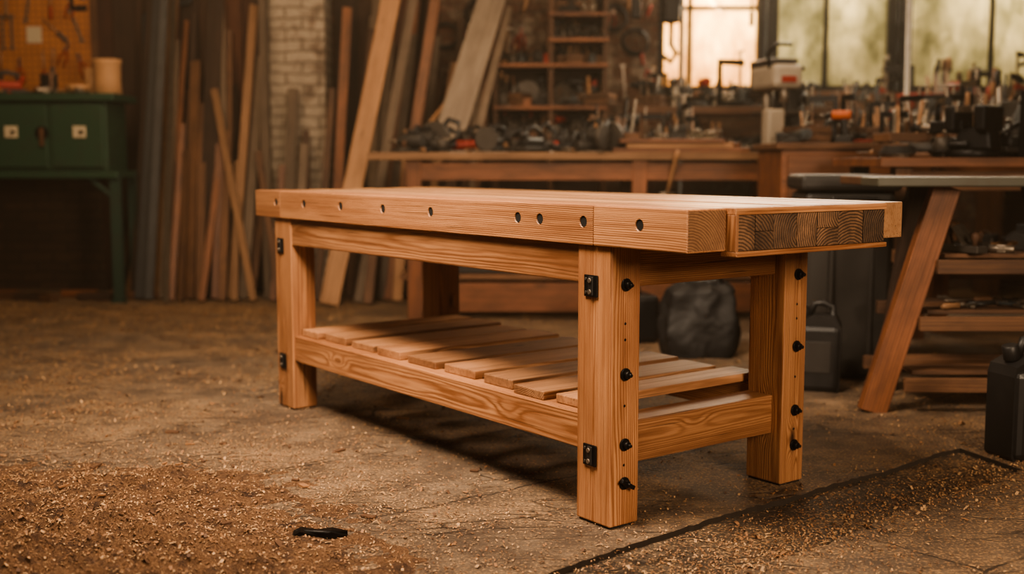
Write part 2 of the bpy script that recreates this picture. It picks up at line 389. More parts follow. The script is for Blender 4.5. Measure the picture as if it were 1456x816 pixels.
b.add([(1.62, -2.05, 0), (5.1, -2.05, 0), (5.1, 9.1, 0), (1.62, 9.1, 0)], [(0, 1, 2, 3)], M_FLOOR)
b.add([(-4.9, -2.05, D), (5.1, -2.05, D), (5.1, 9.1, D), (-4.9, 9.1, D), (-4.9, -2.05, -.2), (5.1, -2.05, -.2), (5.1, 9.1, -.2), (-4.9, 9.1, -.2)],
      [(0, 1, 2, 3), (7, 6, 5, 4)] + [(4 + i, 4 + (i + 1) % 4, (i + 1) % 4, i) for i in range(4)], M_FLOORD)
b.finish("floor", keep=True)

YB = 8.8
b = B()
b.bx(-4.9, -.55, YB, 9.1, 0, 3.5, M_BRICKD, 0); b.bx(-.55, 1.1, YB, 9.1, 0, 3.5, M_BRICKW, 0)
b.bx(1.1, 5.1, YB, 9.1, 0, 1.5, M_BRICKR, 0); b.bx(1.1, 5.1, YB, 9.1, 2.9, 3.5, M_BRICKR, 0)
b.bx(4.9, 5.1, YB, 9.1, 1.5, 2.9, M_BRICKR, 0)
b.finish("wall_back")
b = B(); b.bx(-5.1, -4.9, -2, 9.1, 0, 3.5, M_WALL, 0); b.finish("wall_left")
b = B(); b.bx(5.1, 5.3, -2, 9.1, 0, 3.5, M_WALL, 0); b.finish("wall_right")
b = B(); b.bx(-5.1, 5.3, -2, 9.1, 3.5, 3.6, M_CEIL, 0)
for y in (1, 3, 5, 7): b.bx(-4.9, 5.1, y - .08, y + .08, 3.3, 3.5, W_DARK, .01)
b.finish("ceiling")
b = B(); b.bx(-1.77, -1.36, 8.47, YB, 0, 3.5, M_PILLAR, .01); b.finish("brick_pillar")
b = B(); x = -3.12
while x < -.55:
    w = R.uniform(.12, .2)
    if not (x + w > -1.80 and x < -1.35):
        b.bx(x, x + w - .006, YB - .03 - R.uniform(0, .012), YB - .002, .0, 3.45, R.choice([W_REDWALL, W_DARK, W_REDWALL, W_DARK]), .004)
    x += w
b.finish("timber_panelling")

def window(name, x0, x1, mull, horiz, pm):
    b = B(); z0, z1 = 1.52, 2.9; y = 8.95
    b.bx(x0, x1, y - .004, y + .004, z0, z1, pm, 0)
    for xx in (x0, x1): b.bx(xx - .03, xx + .03, y - .05, y + .05, z0 - .02, z1 - .01, M_BLK, .004)
    b.bx(x0, x1, y - .05, y + .05, z0 - .02, z0 + .03, M_BLK, .004); b.bx(x0, x1, y - .05, y + .05, z1 - .05, z1, M_BLK, .004)
    for xx in mull: b.bx(xx - .016, xx + .016, y - .03, y + .03, z0, z1, M_BLK, .003)
    for zz in horiz: b.bx(x0, x1, y - .03, y + .03, zz - .014, zz + .014, M_BLK, .003)
    return b.finish(name)
window("window_1", 1.13, 1.90, [1.36], [2.14], M_PANE1)
window("window_2", 2.00, 2.90, [2.40], [2.3], M_PANE2)
window("window_3", 3.02, 4.87, [3.67, 4.3], [2.3], M_PANE2)
b = B(); b.bx(1.935, 1.965, 8.85, 9.05, 1.5, 2.9, M_BLK); b.bx(2.935, 2.985, 8.82, 9.05, 1.5, 2.9, M_BLK)
b.finish("trim_1")
b = B(); b.bx(1.1, 4.9, 8.66, 8.798, 1.455, 1.50, W_BROWN, .006); b.finish("window_sill")
b = B()
for i in range(1500):
    x = R.uniform(2.0, 4.85); z = R.uniform(1.3, 1.75 + 1.4 * abs(noise.noise(Vector((x * 1.6, 3, 0)))) + .5 * R.random() ** 2); y = R.uniform(9.17, 9.4); s_ = R.uniform(.03, .08)
    b.add([(0, -1, 0), (.5, 0, .1), (0, 1, 0), (-.5, 0, .1)], [(0, 1, 2, 3)], M_LEAF, T=TR(x, y, z, R.uniform(0, 6), s_, R.uniform(0, 3), R.uniform(0, 3)))
for i in range(14):
    x = 2.05 + i * .2; b.tube([(x, 9.3, 0), (x + R.uniform(-.1, .1), 9.3, 1), (x + R.uniform(-.2, .2), 9.32, 2.5)], .014, W_BROWN)
b.finish("pane_shadow_foliage")  # leaves added outside to cast mottled shadow on the panes

# ------------------------------------------------------------------ HERO: workbench
root = bpy.data.objects.new("wooden_workbench", None); SC.collection.objects.link(root)
root.location = (.416, 2.727, 0); root.rotation_euler = (0, 0, math.atan2(-.798, .6027))
ZT, ZB = .86, .755
def part(name, x0, x1, y0, y1, z0, z1, m, bev=.004, grain=None):
    b = B(); b.bx(x0, x1, y0, y1, z0, z1, m, bev, grain); return b.finish(name, root)
def holed(name, x0, x1, holes, rv):
    b = B(); b.bx(x0, x1, 0, .136, ZB, ZT, W_BENCH, .003); o = b.finish(name, root)
    cb = B()
    for h in holes: cb.cyl((-h, 0, ZT - .044), .0155, .12, M_BLK, (math.pi / 2, 0, 0), 24)
    c = cb.finish("tmp_cutter", root)
    md = o.modifiers.new("b", 'BOOLEAN'); md.operation = 'DIFFERENCE'; md.object = c; md.solver = 'EXACT'
    dg = bpy.context.evaluated_depsgraph_get(); dg.update()
    me = bpy.data.meshes.new_from_object(o.evaluated_get(dg)); o.modifiers.clear(); o.data = me
    bpy.data.objects.remove(c, do_unlink=True)
    for nme in ("wc", "rnd"):
        if nme in me.attributes: me.attributes.remove(me.attributes[nme])
    me.materials.clear(); me.materials.append(W_BENCH)
    me.polygons.foreach_set("material_index", [0] * len(me.polygons))
    ox = R.uniform(0, 50); a = me.attributes.new("wc", 'FLOAT_VECTOR', 'POINT')
    a.data.foreach_set("vector", [q for v in me.vertices for q in (v.co.x + ox, v.co.z + .03, v.co.y + .09)])
    a = me.attributes.new("rnd", 'FLOAT', 'POINT'); a.data.foreach_set("value", [rv] * len(me.vertices))
HOLES = [.164, .379, .564, .664, 1.117, 1.41, 1.703, 1.987, 2.225]
holed("front_board_end", -.338, 0, HOLES[:1], 1.0)
holed("front_board", -2.19, -.3395, HOLES[1:-1], .7)
holed("front_board_far_end", -2.412, -2.1915, HOLES[-1:], .4)
hl = B()
for h in HOLES: hl.cyl((-h, .010, ZT - .044), .0154, .014, M_HOLE, (math.pi / 2, 0, 0), 24)  # added discs that paint the holes dark, as if in shade
hl.finish("dog_hole_shade_discs", root, keep=True)
ys = [.1365, .235, .335, .44, .545, .648, .7445]
for i in range(6):
    part(f"top_lamination_{i+1}", -2.412, -.02, ys[i] + .0016, ys[i + 1] - .0016, ZB + .004, ZT + R.uniform(-.0022, .0008), W_TOP, .003)
part("back_board", -2.412, 0, .7455, .862, ZB + .006, ZT + .001, W_TOP, .003)
part("end_cap_top", -.018, .030, .137, .7445, ZT - .016, ZT + .001, W_BENCH, .002)
part("end_cap_base", -.018, .034, .137, .7445, ZB - .014, ZB - .001, W_BENCH, .002)
part("end_cap_side", -.018, .031, .137, .147, ZB - .001, ZT - .016, W_BENCH, .001)
cols = [.1475, .215, .285, .375, .455, .545, .65, .744]
for i in range(7):
    if i in (1, 4):
        zm = ZB + .046
        part(f"end_grain_block_{i}a", -.018, .024, cols[i] + .001, cols[i + 1] - .001, ZB, zm, W_END, .001, (0, 1, 2))
        part(f"end_grain_block_{i}b", -.018, .0245, cols[i] + .001, cols[i + 1] - .001, zm + .001, ZT - .017, W_END, .001, (0, 1, 2))
    else:
        part(f"end_grain_block_{i}", -.018, .024 + R.uniform(-.001, .001), cols[i] + .001, cols[i + 1] - .001, ZB, ZT - .017, W_END, .001, (0, 1, 2))
part("front_board_end_grain", -.001, .0015, .004, .132, ZB + .004, ZT - .004, W_END2, .0005, (0, 1, 2))
legs = {"leg_1": (-.413, -.278, .012, .115), "leg_2": (-.413, -.278, .70, .803),
        "leg_3": (-2.263, -2.128, .012, .115), "leg_4": (-2.263, -2.128, .70, .803)}
for k, (x0, x1, y0, y1) in legs.items():
    part(k, x0, x1, y0, y1, .006, ZB, W_BENCH, .004)
    part(k + "_foot_pad", x0 + .006, x1 - .006, y0 + .006, y1 - .006, 0, .006, M_BLKP, .001)
part("front_apron", -2.128, -.413, .017, .06, .652, ZB, W_BENCH); part("back_apron", -2.128, -.413, .75, .795, .652, ZB, W_BENCH)
part("end_apron", -.39, -.315, .115, .70, .64, ZB, W_BENCH); part("far_end_apron", -2.22, -2.15, .115, .70, .64, ZB, W_BENCH)
part("front_stretcher", -2.128, -.413, .022, .095, .195, .295, W_BENCH); part("back_stretcher", -2.128, -.413, .72, .79, .195, .295, W_BENCH)
part("end_stretcher", -.412, -.315, .115, .70, .158, .275, W_BENCH); part("far_end_stretcher", -2.22, -2.13, .115, .70, .158, .275, W_BENCH)
xs = [2.118, 1.962, 1.757, 1.562, 1.362, 1.141, .915, .735, .555]
for i in range(len(xs)):
    wv = [.13, .165, .16, .155, .175, .175, .15, .145, .115][i]
    x1 = -xs[i]; st = R.uniform(.035, .066)
    part(f"shelf_slat_{i+1}", x1 + .004, x1 + wv, st, R.uniform(.745, .785), .2955, .2955 + R.uniform(.020, .030), W_SLAT, .003)
hb = B()
def bolt(x, y, z, wing=False):
    hb.cyl((x + .003, y, z), .017, .005, M_BLK, (0, math.pi / 2, 0), 20)
    hb.cyl((x + .011, y, z), .011, .014, M_BLK, (0, math.pi / 2, 0), 6)
    hb.cyl((x + .021, y, z), .005, .012, M_BLK, (0, math.pi / 2, 0), 10)
    if wing: hb.beam((x + .016, y - .022, z + .012), (x + .016, y + .024, z - .014), .008, .012, M_BLK)
for (z, w) in ((.653, 0), (.415, 0), (.226, 0), (.121, 1)): bolt(-.278, .062, z, w)
for (z, w) in ((.640, 0), (.423, 0), (.228, 0), (.121, 0)): bolt(-.278, .757, z, w)
for yy in (.062, .757):
    for z in (.55, .507, .33, .17): hb.cyl((-.2795, yy, z), .004, .004, M_BLK, (0, math.pi / 2, 0), 10)
def bracket(x, z, y=.012):
    hb.box((x, y - .003, z), (.052, .006, .058), M_BLK, bev=.002)
    hb.box((x + .004, y - .008, z), (.018, .006, .05), M_BLKP, bev=.002)
    for dz in (-.015, .015):
        hb.cyl((x + .003, y - .0125, z + dz), .0065, .004, M_STEEL, (math.pi / 2, 0, 0), 14)
        hb.cyl((x - .017, y - .007, z + dz * 1.2), .004, .003, M_GREYM, (math.pi / 2, 0, 0), 10)
for x in (-.355, -2.212):
    bracket(x, .647); bracket(x, .19)
hb.finish("bolts_and_brackets", root, keep=True)

# ------------------------------------------------------------------ small tools (local, resting on z=0)
def t_drill(b, col=None):
    col = col or M_ORANGE
    b.cyl((0, 0, .19), .032, .13, col, (0, math.pi / 2, 0)); b.cyl((.085, 0, .19), .022, .05, M_BLK, (0, math.pi / 2, 0), r2=.014)
    b.cyl((.125, 0, .19), .004, .05, M_STEEL, (0, math.pi / 2, 0), 8)
    b.box((-.025, 0, .1), (.036, .034, .13), M_BLKP, (0, .15, 0), .008); b.box((-.02, 0, .025), (.11, .07, .05), M_BLKP, bev=.008)
def t_drill_lying(b, col=None):
    old = b.M; b.M = old @ TR(0, 0, .036, 0, 1, math.pi / 2, 0); t_drill(b, col); b.M = old
def t_cclamp(b, h=.26):
    w = h * .6; t = .022
    b.prism([(0, 0), (w, 0), (w, t * 1.6), (t, t * 1.3), (t, h - t * 1.3), (w, h - t * 1.6), (w, h), (0, h)], .02, M_BLK)
    b.cyl((w - .02, 0, h * .82), .007, h * .75, M_STEEL); b.cyl((w - .02, 0, h * .43), .016, .015, M_STEEL)
    b.cyl((w - .02, 0, h * 1.18), .004, .09, M_STEEL, (math.pi / 2, 0, 0), 8)
def t_plane(b):
    b.box((0, 0, .018), (.24, .06, .03), M_GREYM, bev=.004); b.box((.0, 0, .07), (.006, .045, .11), M_STEEL, (0, -.7, 0), .001)
    b.prism([(-.1, .03), (-.05, .03), (-.06, .07), (-.045, .12), (-.08, .13), (-.085, .08)], .022, W_BROWN)
    b.lathe([(.012, .03), (.01, .05), (.02, .07), (.014, .085), (.003, .09)], W_BROWN, (.08, 0, 0), seg=14)
def t_hammer(b):
    b.lathe([(.009, 0), (.014, .05), (.011, .2), (.012, .3)], W_TAN, (-.15, 0, .018), (0, math.pi / 2, 0), 12)
    b.cyl((.15, .0, .018), .016, .1, M_STEEL, (math.pi / 2, 0, 0), 14); b.box((.15, 0, .018), (.03, .035, .034), M_STEEL, bev=.004)
def t_screw(b, col=None):
    b.lathe([(.008, 0), (.014, .02), (.012, .06), (.014, .09), (.006, .1)], col or M_RED, (-.12, 0, .014), (0, math.pi / 2, 0), 12)
    b.cyl((.05, 0, .014), .0035, .15, M_STEEL, (0, math.pi / 2, 0), 8)
def t_wrench(b):
    b.prism([(-.11, -.008), (.08, -.008), (.1, -.02), (.125, -.018), (.11, -.004), (.11, .006), (.125, .018), (.1, .022), (.08, .008), (-.11, .008), (-.13, .02), (-.145, .006), (-.13, 0), (-.145, -.008), (-.13, -.02)], .009, M_STEEL, (0, 0, .006), (math.pi / 2, 0, 0))
def t_pliers(b, col=None):
    for sgn in (1, -1):
        b.tube([(.05, sgn * .006, .012), (0, -sgn * .004, .012), (-.05, -sgn * .028, .012), (-.12, -sgn * .022, .012)], .007, col or M_RED)
        b.prism([(.0, 0), (.07, 0), (.065, .008), (.0, .014)], .012, M_STEEL, (0, 0, .012), (math.pi / 2 * sgn, 0, 0))
def t_can(b, col=None, r=.05, h=.12):
    b.lathe([(r, 0), (r, .004), (r * .97, .006), (r * .97, h - .006), (r, h - .004), (r, h), (r * .9, h), (r * .9, h - .005)], col or M_STEEL, seg=24)
    b.tube([(r * math.cos(a), 0, h * .75 + r * .9 * math.sin(a)) for a in [i * math.pi / 10 for i in range(11)]], .002, M_STEEL, 6)
def t_jar(b, r=.04, h=.12):
    b.lathe([(r * .9, 0), (r, .01), (r, h * .75), (r * .75, h * .86), (r * .75, h * .9)], M_GLASS, seg=20)
    b.lathe([(r * .8, h * .88), (r * .8, h), (r * .7, h + .002)], M_STEEL, seg=20)
    b.lathe([(r * .85, .005), (r * .85, h * .5)], M_BROWNF, seg=12)
def t_bottle(b, col=None):
    b.lathe([(.03, 0), (.034, .01), (.034, .13), (.012, .17), (.011, .19)], col or M_BLUE, seg=20); b.lathe([(.014, .185), (.006, .22)], M_BLKP, seg=12)
def t_toolbox(b, col=None):
    col = col or M_RED
    b.box((0, 0, .07), (.38, .18, .14), col, bev=.008); b.box((0, 0, .155), (.38, .18, .04), col, bev=.012)
    b.tube([(-.07, 0, .17), (-.06, 0, .21), (.06, 0, .21), (.07, 0, .17)], .007, M_BLK)
    for x in (-.1, .1): b.box((x, -.092, .135), (.03, .006, .045), M_STEEL, bev=.001)
def t_coil(b, r=.1, m=None):
    for k in range(4):
        rr = r * (1 - .07 * k); zz = .01 + .011 * k
        b.tube([(rr * math.cos(i * math.pi / 12), rr * math.sin(i * math.pi / 12) * (1 + .06 * k), zz) for i in range(25)], .007, m or M_CABLE, 6)
def t_csaw(b, col=None):
    b.box((0, 0, .006), (.28, .16, .006), M_STEEL, bev=.001)
    b.cyl((.02, .03, .1), .09, .035, M_GREYM, (math.pi / 2, 0, 0), 28); b.cyl((.0, -.03, .11), .045, .11, col or M_BLKP, (math.pi / 2, 0, 0))
    b.tube([(-.02, .02, .14), (-.07, .02, .2), (-.13, .02, .18), (-.14, .02, .1), (-.08, .02, .06)], .017, M_BLKP)
def t_grinder(b, col=None):
    b.cyl((-.02, 0, .05), .032, .2, col or M_BLUE, (0, math.pi / 2, 0)); b.cyl((.1, 0, .05), .035, .06, M_GREYM)
    b.cyl((.1, 0, .018), .06, .006, M_BLK); b.cyl((.1, .07, .05), .014, .1, M_BLKP, (math.pi / 2, 0, 0), 14)
    b.tube([(-.12, 0, .05), (-.18, .02, .03), (-.24, .1, .01), (-.2, .2, .01)], .005, M_CABLE)
def t_vise(b, col=None):
    col = col or M_BLK
    b.cyl((0, 0, .015), .1, .03, col, seg=28); b.box((-.02, 0, .07), (.16, .1, .09), col, bev=.015, taper=.8)
    b.box((-.06, 0, .15), (.05, .16, .10), col, bev=.012); b.box((.06, 0, .15), (.045, .16, .10), col, bev=.012)
    b.box((-.033, 0, .188), (.012, .15, .025), M_STEEL, bev=.001); b.box((.034, 0, .188), (.012, .15, .025), M_STEEL, bev=.001)
    b.box((.1, 0, .12), (.14, .06, .05), col, bev=.008); b.cyl((.2, 0, .12), .014, .1, M_STEEL, (0, math.pi / 2, 0), 16)
    b.cyl((.235, 0, .12), .022, .035, col, (0, math.pi / 2, 0)); b.cyl((.235, 0, .12), .006, .24, M_STEEL, (.5, 0, 0), 10)
    for s_ in (1, -1): b.ball((.235, -s_ * math.sin(.5) * .12, .12 + s_ * math.cos(.5) * .12), .012, M_STEEL)
def t_block(b):
    b.box((0, 0, .03), (.2, .09, .06), R.choice([W_TAN, W_RED, W_BROWN]), bev=.003)
def t_brush(b):
    b.lathe([(.008, 0), (.013, .04), (.009, .12)], W_TAN, (-.12, 0, .014), (0, math.pi / 2, 0), 12)
    b.box((.02, 0, .014), (.04, .05, .018), M_STEEL, bev=.002); b.box((.065, 0, .014), (.055, .048, .014), W_BROWN, bev=.003)
def t_fclamp(b, h=.5):
    b.box((0, 0, h / 2), (.022, .008, h), M_STEEL, bev=.001)
    b.prism([(-.01, h - .04), (.11, h - .05), (.115, h - .02), (-.01, h)], .018, M_BLK)
    b.prism([(-.012, h * .4), (.1, h * .42), (.115, h * .46), (-.012, h * .5)], .02, M_RED)
    b.cyl((.1, 0, h * .42), .007, .16, M_STEEL, seg=8); b.cyl((.1, 0, h * .22), .016, .09, W_BROWN, seg=12)
def t_crate(b):
    w, d, h = .26, .18, .12
    b.bx(-w / 2, w / 2, -d / 2, d / 2, 0, .01, W_BROWN)
    for y in (-d / 2, d / 2):
        for z in (.03, .08): b.bx(-w / 2, w / 2, y - .006, y + .006, z - .02, z + .022, W_BROWN)
    for x in (-w / 2, w / 2):
        for z in (.03, .08): b.bx(x - .006, x + .006, -d / 2, d / 2, z - .02, z + .022, W_BROWN)
    for i in range(7):
        x, y = R.uniform(-.09, .09), R.uniform(-.05, .05)
        b.tube([(x, y, .01), (x + R.uniform(-.05, .05), y + R.uniform(-.04, .04), R.uniform(.16, .28))], R.uniform(.005, .012), R.choice([M_STEEL, M_BLK, W_BROWN, W_TAN, M_BLK]))
def t_toolcup(b):
    b.lathe([(.045, 0), (.05, .01), (.052, .12), (.047, .12), (.042, .02)], M_GREYM, seg=20)
    for i in range(6):
        a = R.uniform(0, 6.28); h = R.uniform(.17, .27)
        b.tube([(.015 * math.cos(a), .015 * math.sin(a), .02), (.045 * math.cos(a), .045 * math.sin(a), h)], .004, M_STEEL)
        b.cyl((.045 * math.cos(a), .045 * math.sin(a), h), .011, .06, R.choice([M_RED, W_BROWN, M_BLKP, W_TAN, M_BLKP]), seg=10)
def t_motor(b):
    b.box((0, 0, .01), (.24, .14, .02), M_BLKP, bev=.003); b.cyl((-.02, 0, .08), .055, .16, M_DGREY, (0, math.pi / 2, 0), 24)
    for k in range(6): b.cyl((-.08 + k * .024, 0, .08), .060, .008, M_DGREY, (0, math.pi / 2, 0), 24)
    b.cyl((.08, 0, .08), .035, .05, M_DGREY, (0, math.pi / 2, 0), r2=.02); b.cyl((.13, 0, .08), .010, .08, M_STEEL, (0, math.pi / 2, 0)); b.box((-.02, 0, .145), (.08, .05, .035), M_BLKP, bev=.005)
    b.tube([(-.1, 0, .06), (-.15, .04, .02), (-.12, .12, .008), (0, .15, .008)], .006, M_CABLE)
def t_sander(b, col=None):
    b.box((0, 0, .02), (.22, .09, .03), M_DGREY, bev=.008); b.box((0, 0, .06), (.17, .07, .06), col or M_BLKP, bev=.02)
    b.tube([(.07, 0, .08), (.05, 0, .135), (-.02, 0, .15), (-.09, 0, .12), (-.1, 0, .07)], .016, M_BLKP); b.ball((.08, 0, .1), .026, col or M_BLKP)
KINDS = [t_drill_lying, t_cclamp, t_plane, t_hammer, t_screw, t_wrench, t_pliers, t_can, t_jar, t_bottle, t_coil, t_csaw, t_grinder, t_block, t_brush, t_motor, t_toolcup, t_crate, t_sander, t_drill, t_cclamp]
_c = [M_ORANGE, M_RED, M_BLKP, M_DGREY, M_BLKP, M_BLKP, M_DGREY, M_GREYM]
COLS = {t_drill: _c, t_drill_lying: _c, t_sander: _c, t_can: [M_STEEL, M_GREYM, M_WHITE, M_RED, M_BLUE, M_DGREY], t_bottle: [M_BLUE, M_WHITE, M_DGREY], t_grinder: [M_BLUE, M_DGREY, M_RED, M_BLKP, M_DGREY], t_csaw: [M_BLKP, M_DGREY], t_screw: [M_RED, W_BROWN, M_BLKP, W_TAN], t_pliers: [M_RED, M_BLKP, M_BLKP, M_BLUE]}
def scatter(name, x0, x1, y0, y1, z, n, kinds=None, sc=(.9, 1.25), stack=.0):
    b = B(); kinds = kinds or KINDS
    for i in range(n):
        k = R.choice(kinds); fx = (i + R.random()) / n
        b.M = TR(x0 + (x1 - x0) * fx, R.uniform(y0, y1), z + (R.uniform(.3, 1) * stack if i % 3 == 0 else 0), R.uniform(0, 6.28), R.uniform(*sc))
        if k in COLS: k(b, R.choice(COLS[k]))
        else: k(b)
    b.M = Matrix(); return b.finish(name)
def single(name, fn, x, y, z, rz=0, sc=1, rx=0, ry=0, *a):
    b = B(); b.M = TR(x, y, z, rz, sc, rx, ry); fn(b, *a); b.M = Matrix(); return b.finish(name)

# ------------------------------------------------------------------ green cabinet (left)
b = B()
b.bx(-4.0, -2.765, 7.9, 8.3, .91, 1.385, M_GREEN, .008)
for x0, x1 in ((-3.98, -3.60), (-3.57, -3.17), (-3.14, -2.79)):
    b.bx(x0, x1, 7.882, 7.90, .935, 1.36, M_GREEN, .006)
for x in (-3.41, -2.945):
    b.bx(x - .045, x + .045, 7.873, 7.883, 1.135, 1.215, M_PAPER, .003); b.cyl((x + .015, 7.868, 1.175), .012, .02, M_BLK, (math.pi / 2, 0, 0))
b.cyl((-3.2, 7.875, 1.17), .045, .012, M_BLK, (math.pi / 2, 0, 0)); b.bx(-3.215, -3.185, 7.86, 7.875, 1.08, 1.2, W_BROWN, .003)
b.bx(-4.02, -2.70, 7.86, 8.35, 1.385, 1.435, M_GREEN, .006)
b.bx(-4.0, -2.70, 7.88, 8.32, .86, .91, M_GREEN, .006)
for x in (-2.73, -3.95):
    for y in (7.91, 8.28):
        b.bx(x - .035, x + .035, y - .004, y + .004, 0, .9, M_TEAL, .001); b.bx(x + .029, x + .035, y, y + .05 if y < 8 else y - .05, 0, .9, M_TEAL, .001)
        b.bx(x - .045, x + .045, y - .04, y + .04, 0, .012, M_TEAL, .002)
b.beam((-2.73, 7.92, .72), (-2.95, 7.92, .9), .02, .03, M_TEAL)
b.finish("green_metal_cabinet")
b = B(); b.lathe([(.085, 0), (.095, .01), (.09, .1), (.093, .2), (.098, .215), (.098, .24), (.085, .24), (.08, .2)], M_CREAM, (-2.80, 8.05, 1.435), seg=28); b.finish("wooden_canister")
b = B(); b.lathe([(.04, 0), (.045, .01), (.05, .19), (.044, .19), (.04, .1)], M_CREAM, (-2.95, 8.17, 1.435), seg=24); b.finish("wooden_beaker")
b = B(); b.lathe([(.03, 0), (.06, .015), (.082, .06), (.078, .062), (.05, .02)], M_CREAM, (-2.98, 7.98, 1.435), seg=28); b.finish("wooden_bowl")
single("power_sander", t_sander, -3.46, 8.0, 1.435, .5, 1.0, 0, 0, M_RED)
single("paint_can", t_can, -3.24, 8.14, 1.435, 0, 1.2, 0, 0, M_DGREY)
scatter("cabinet_top_tools", -3.85, -3.10, 7.95, 8.12, 1.435, 9, [t_screw, t_plane, t_pliers, t_hammer, t_block])
b = B(); b.bx(-4.3, -3.16, 8.765, YB - .001, 1.50, 2.75, M_PEG, .002)
b.bx(-4.33, -3.12, 8.75, YB - .001, 1.46, 1.50, W_BROWN); b.bx(-3.16, -3.11, 8.75, YB - .001, 1.50, 2.75, W_BROWN)
b.bx(-3.64, -3.53, 8.757, 8.765, 1.86, 1.98, M_PAPER, .001); b.finish("pegboard")
b = B()
for (x, z, k, a) in ((-3.35, 1.8, t_pliers, 1.2), (-3.27, 2.0, t_wrench, 1.9), (-3.42, 1.95, t_screw, 2.4), (-3.75, 1.95, t_wrench, 1.57), (-3.82, 1.95, t_wrench, 1.57), (-3.24, 1.72, t_pliers, 1.9), (-3.88, 1.95, t_pliers, 1.57), (-3.3, 2.15, t_pliers, 1.4),
                     (-3.45, 1.70, t_screw, 1.5), (-3.52, 1.68, t_screw, 1.6), (-3.70, 1.68, t_pliers, 1.57), (-3.62, 2.15, t_wrench, 1.4), (-3.45, 2.15, t_screw, 1.57), (-3.78, 2.18, t_hammer, 1.57), (-3.22, 2.2, t_cclamp, 1.5), (-3.84, 1.68, t_screw, 1.57)):
    b.M = Matrix.Translation((x, 8.765, z)) @ Euler((math.pi / 2, 0, 0)).to_matrix().to_4x4() @ Euler((0, 0, a)).to_matrix().to_4x4()
    if k is t_pliers: k(b, R.choice([M_RED, M_BLKP]))
    elif k is t_screw: k(b, R.choice([M_BLKP, M_RED, M_BLUE]))
    elif k is t_cclamp: b.M = Matrix.Translation((x - .08, 8.75, z - .1)); k(b, .2)
    else: k(b)
b.M = Matrix(); b.finish("hanging_hand_tools")
b = B(); b.tube([(-2.74, 8.72, .0), (-2.74, 8.72, 2.05), (-2.70, 8.72, 2.12), (-2.4, 8.72, 2.16), (-2.36, 8.72, 2.3), (-2.36, 8.72, 3.4)], .02, M_BLUE)
b.tube([(-2.66, 8.71, 1.5), (-2.66, 8.71, 3.4)], .014, M_GREYM); b.finish("conduit_pipe")

# ------------------------------------------------------------------ leaning lumber
def plank(b, xb, yb, xt, yt, zt, w, t, m, tw=0):
    b.beam((xb, yb, .012), (xt, yt, zt), w, t, m, up=(math.sin(tw), -math.cos(tw), 0))
def lumber(name, lst):
    b = B()
    for p in lst: plank(b, *p)
    return b.finish(name)
fill = []
for i in range(24):
    x = R.uniform(-2.62, -1.86); fill.append((x, R.uniform(8.12, 8.22), x + R.uniform(-.14, .14), 8.70, R.uniform(1.2, 2.5), R.uniform(.035, .09), .018, R.choice([W_BROWN, W_RED, W_DARK, W_GREY, W_BROWN, W_TAN]), R.uniform(-.3, .3)))
lumber("leaning_lumber", [
    (-2.63, 8.05, -2.586, 8.60, 2.25, .075, .02, M_SLATE), (-2.55, 8.00, -2.52, 8.57, 2.45, .06, .025, M_SLATE, .3), (-2.70, 8.15, -2.64, 8.64, 2.4, .06, .02, W_DARK),
    (-2.47, 8.08, -2.49, 8.63, 1.87, .065, .02, W_GREY, .2), (-2.28, 8.05, -2.33, 8.58, 1.71, .075, .025, W_BROWN, -.2),
    (-2.19, 8.0, -2.27, 8.52, 1.40, .06, .022, W_BROWN), (-2.09, 8.04, -2.14, 8.55, 1.52, .06, .02, W_RED, .25),
    (-1.80, 7.93, -2.17, 8.46, 1.50, .05, .02, W_TAN), (-1.99, 8.08, -1.90, 8.62, 2.12, .06, .02, W_TAN, .3),
    (-1.90, 8.04, -1.82, 8.50, 1.74, .065, .02, W_GREY), (-2.02, 7.94, -2.06, 8.42, 1.2, .05, .02, W_BROWN), (-2.38, 7.95, -2.41, 8.47, 1.25, .05, .02, W_RED, .3),
    (-2.15, 7.90, -2.13, 8.37, .95, .045, .018, W_RED), (-1.93, 7.92, -1.99, 8.38, .98, .045, .018, W_TAN), (-2.30, 7.90, -2.36, 8.36, 1.05, .045, .02, W_BROWN, -.3)] + fill)
lumber("leaning_lumber", [
    (-1.72, 8.05, -1.79, 8.42, 2.4, .06, .022, W_GREY), (-1.60, 8.02, -1.58, 8.40, 1.5, .08, .02, W_GREY),
    (-1.52, 7.95, -1.49, 8.30, 1.1, .06, .02, W_GREY, .2), (-1.60, 7.86, -1.80, 8.20, 1.05, .045, .018, W_BROWN), (-1.45, 8.1, -1.50, 8.42, 1.2, .05, .02, W_BROWN), (-1.66, 7.92, -1.64, 8.24, .95, .045, .02, W_RED)])
fill = []
for i in range(18):
    x = R.uniform(-1.30, -.35); fill.append((x, R.uniform(8.18, 8.28), x + R.uniform(.02, .3), 8.72, R.uniform(1.4, 2.6), R.uniform(.05, .09), .018, R.choice([W_BROWN, W_RED, W_DARK, W_GREY, W_BROWN]), R.uniform(-.3, .3)))
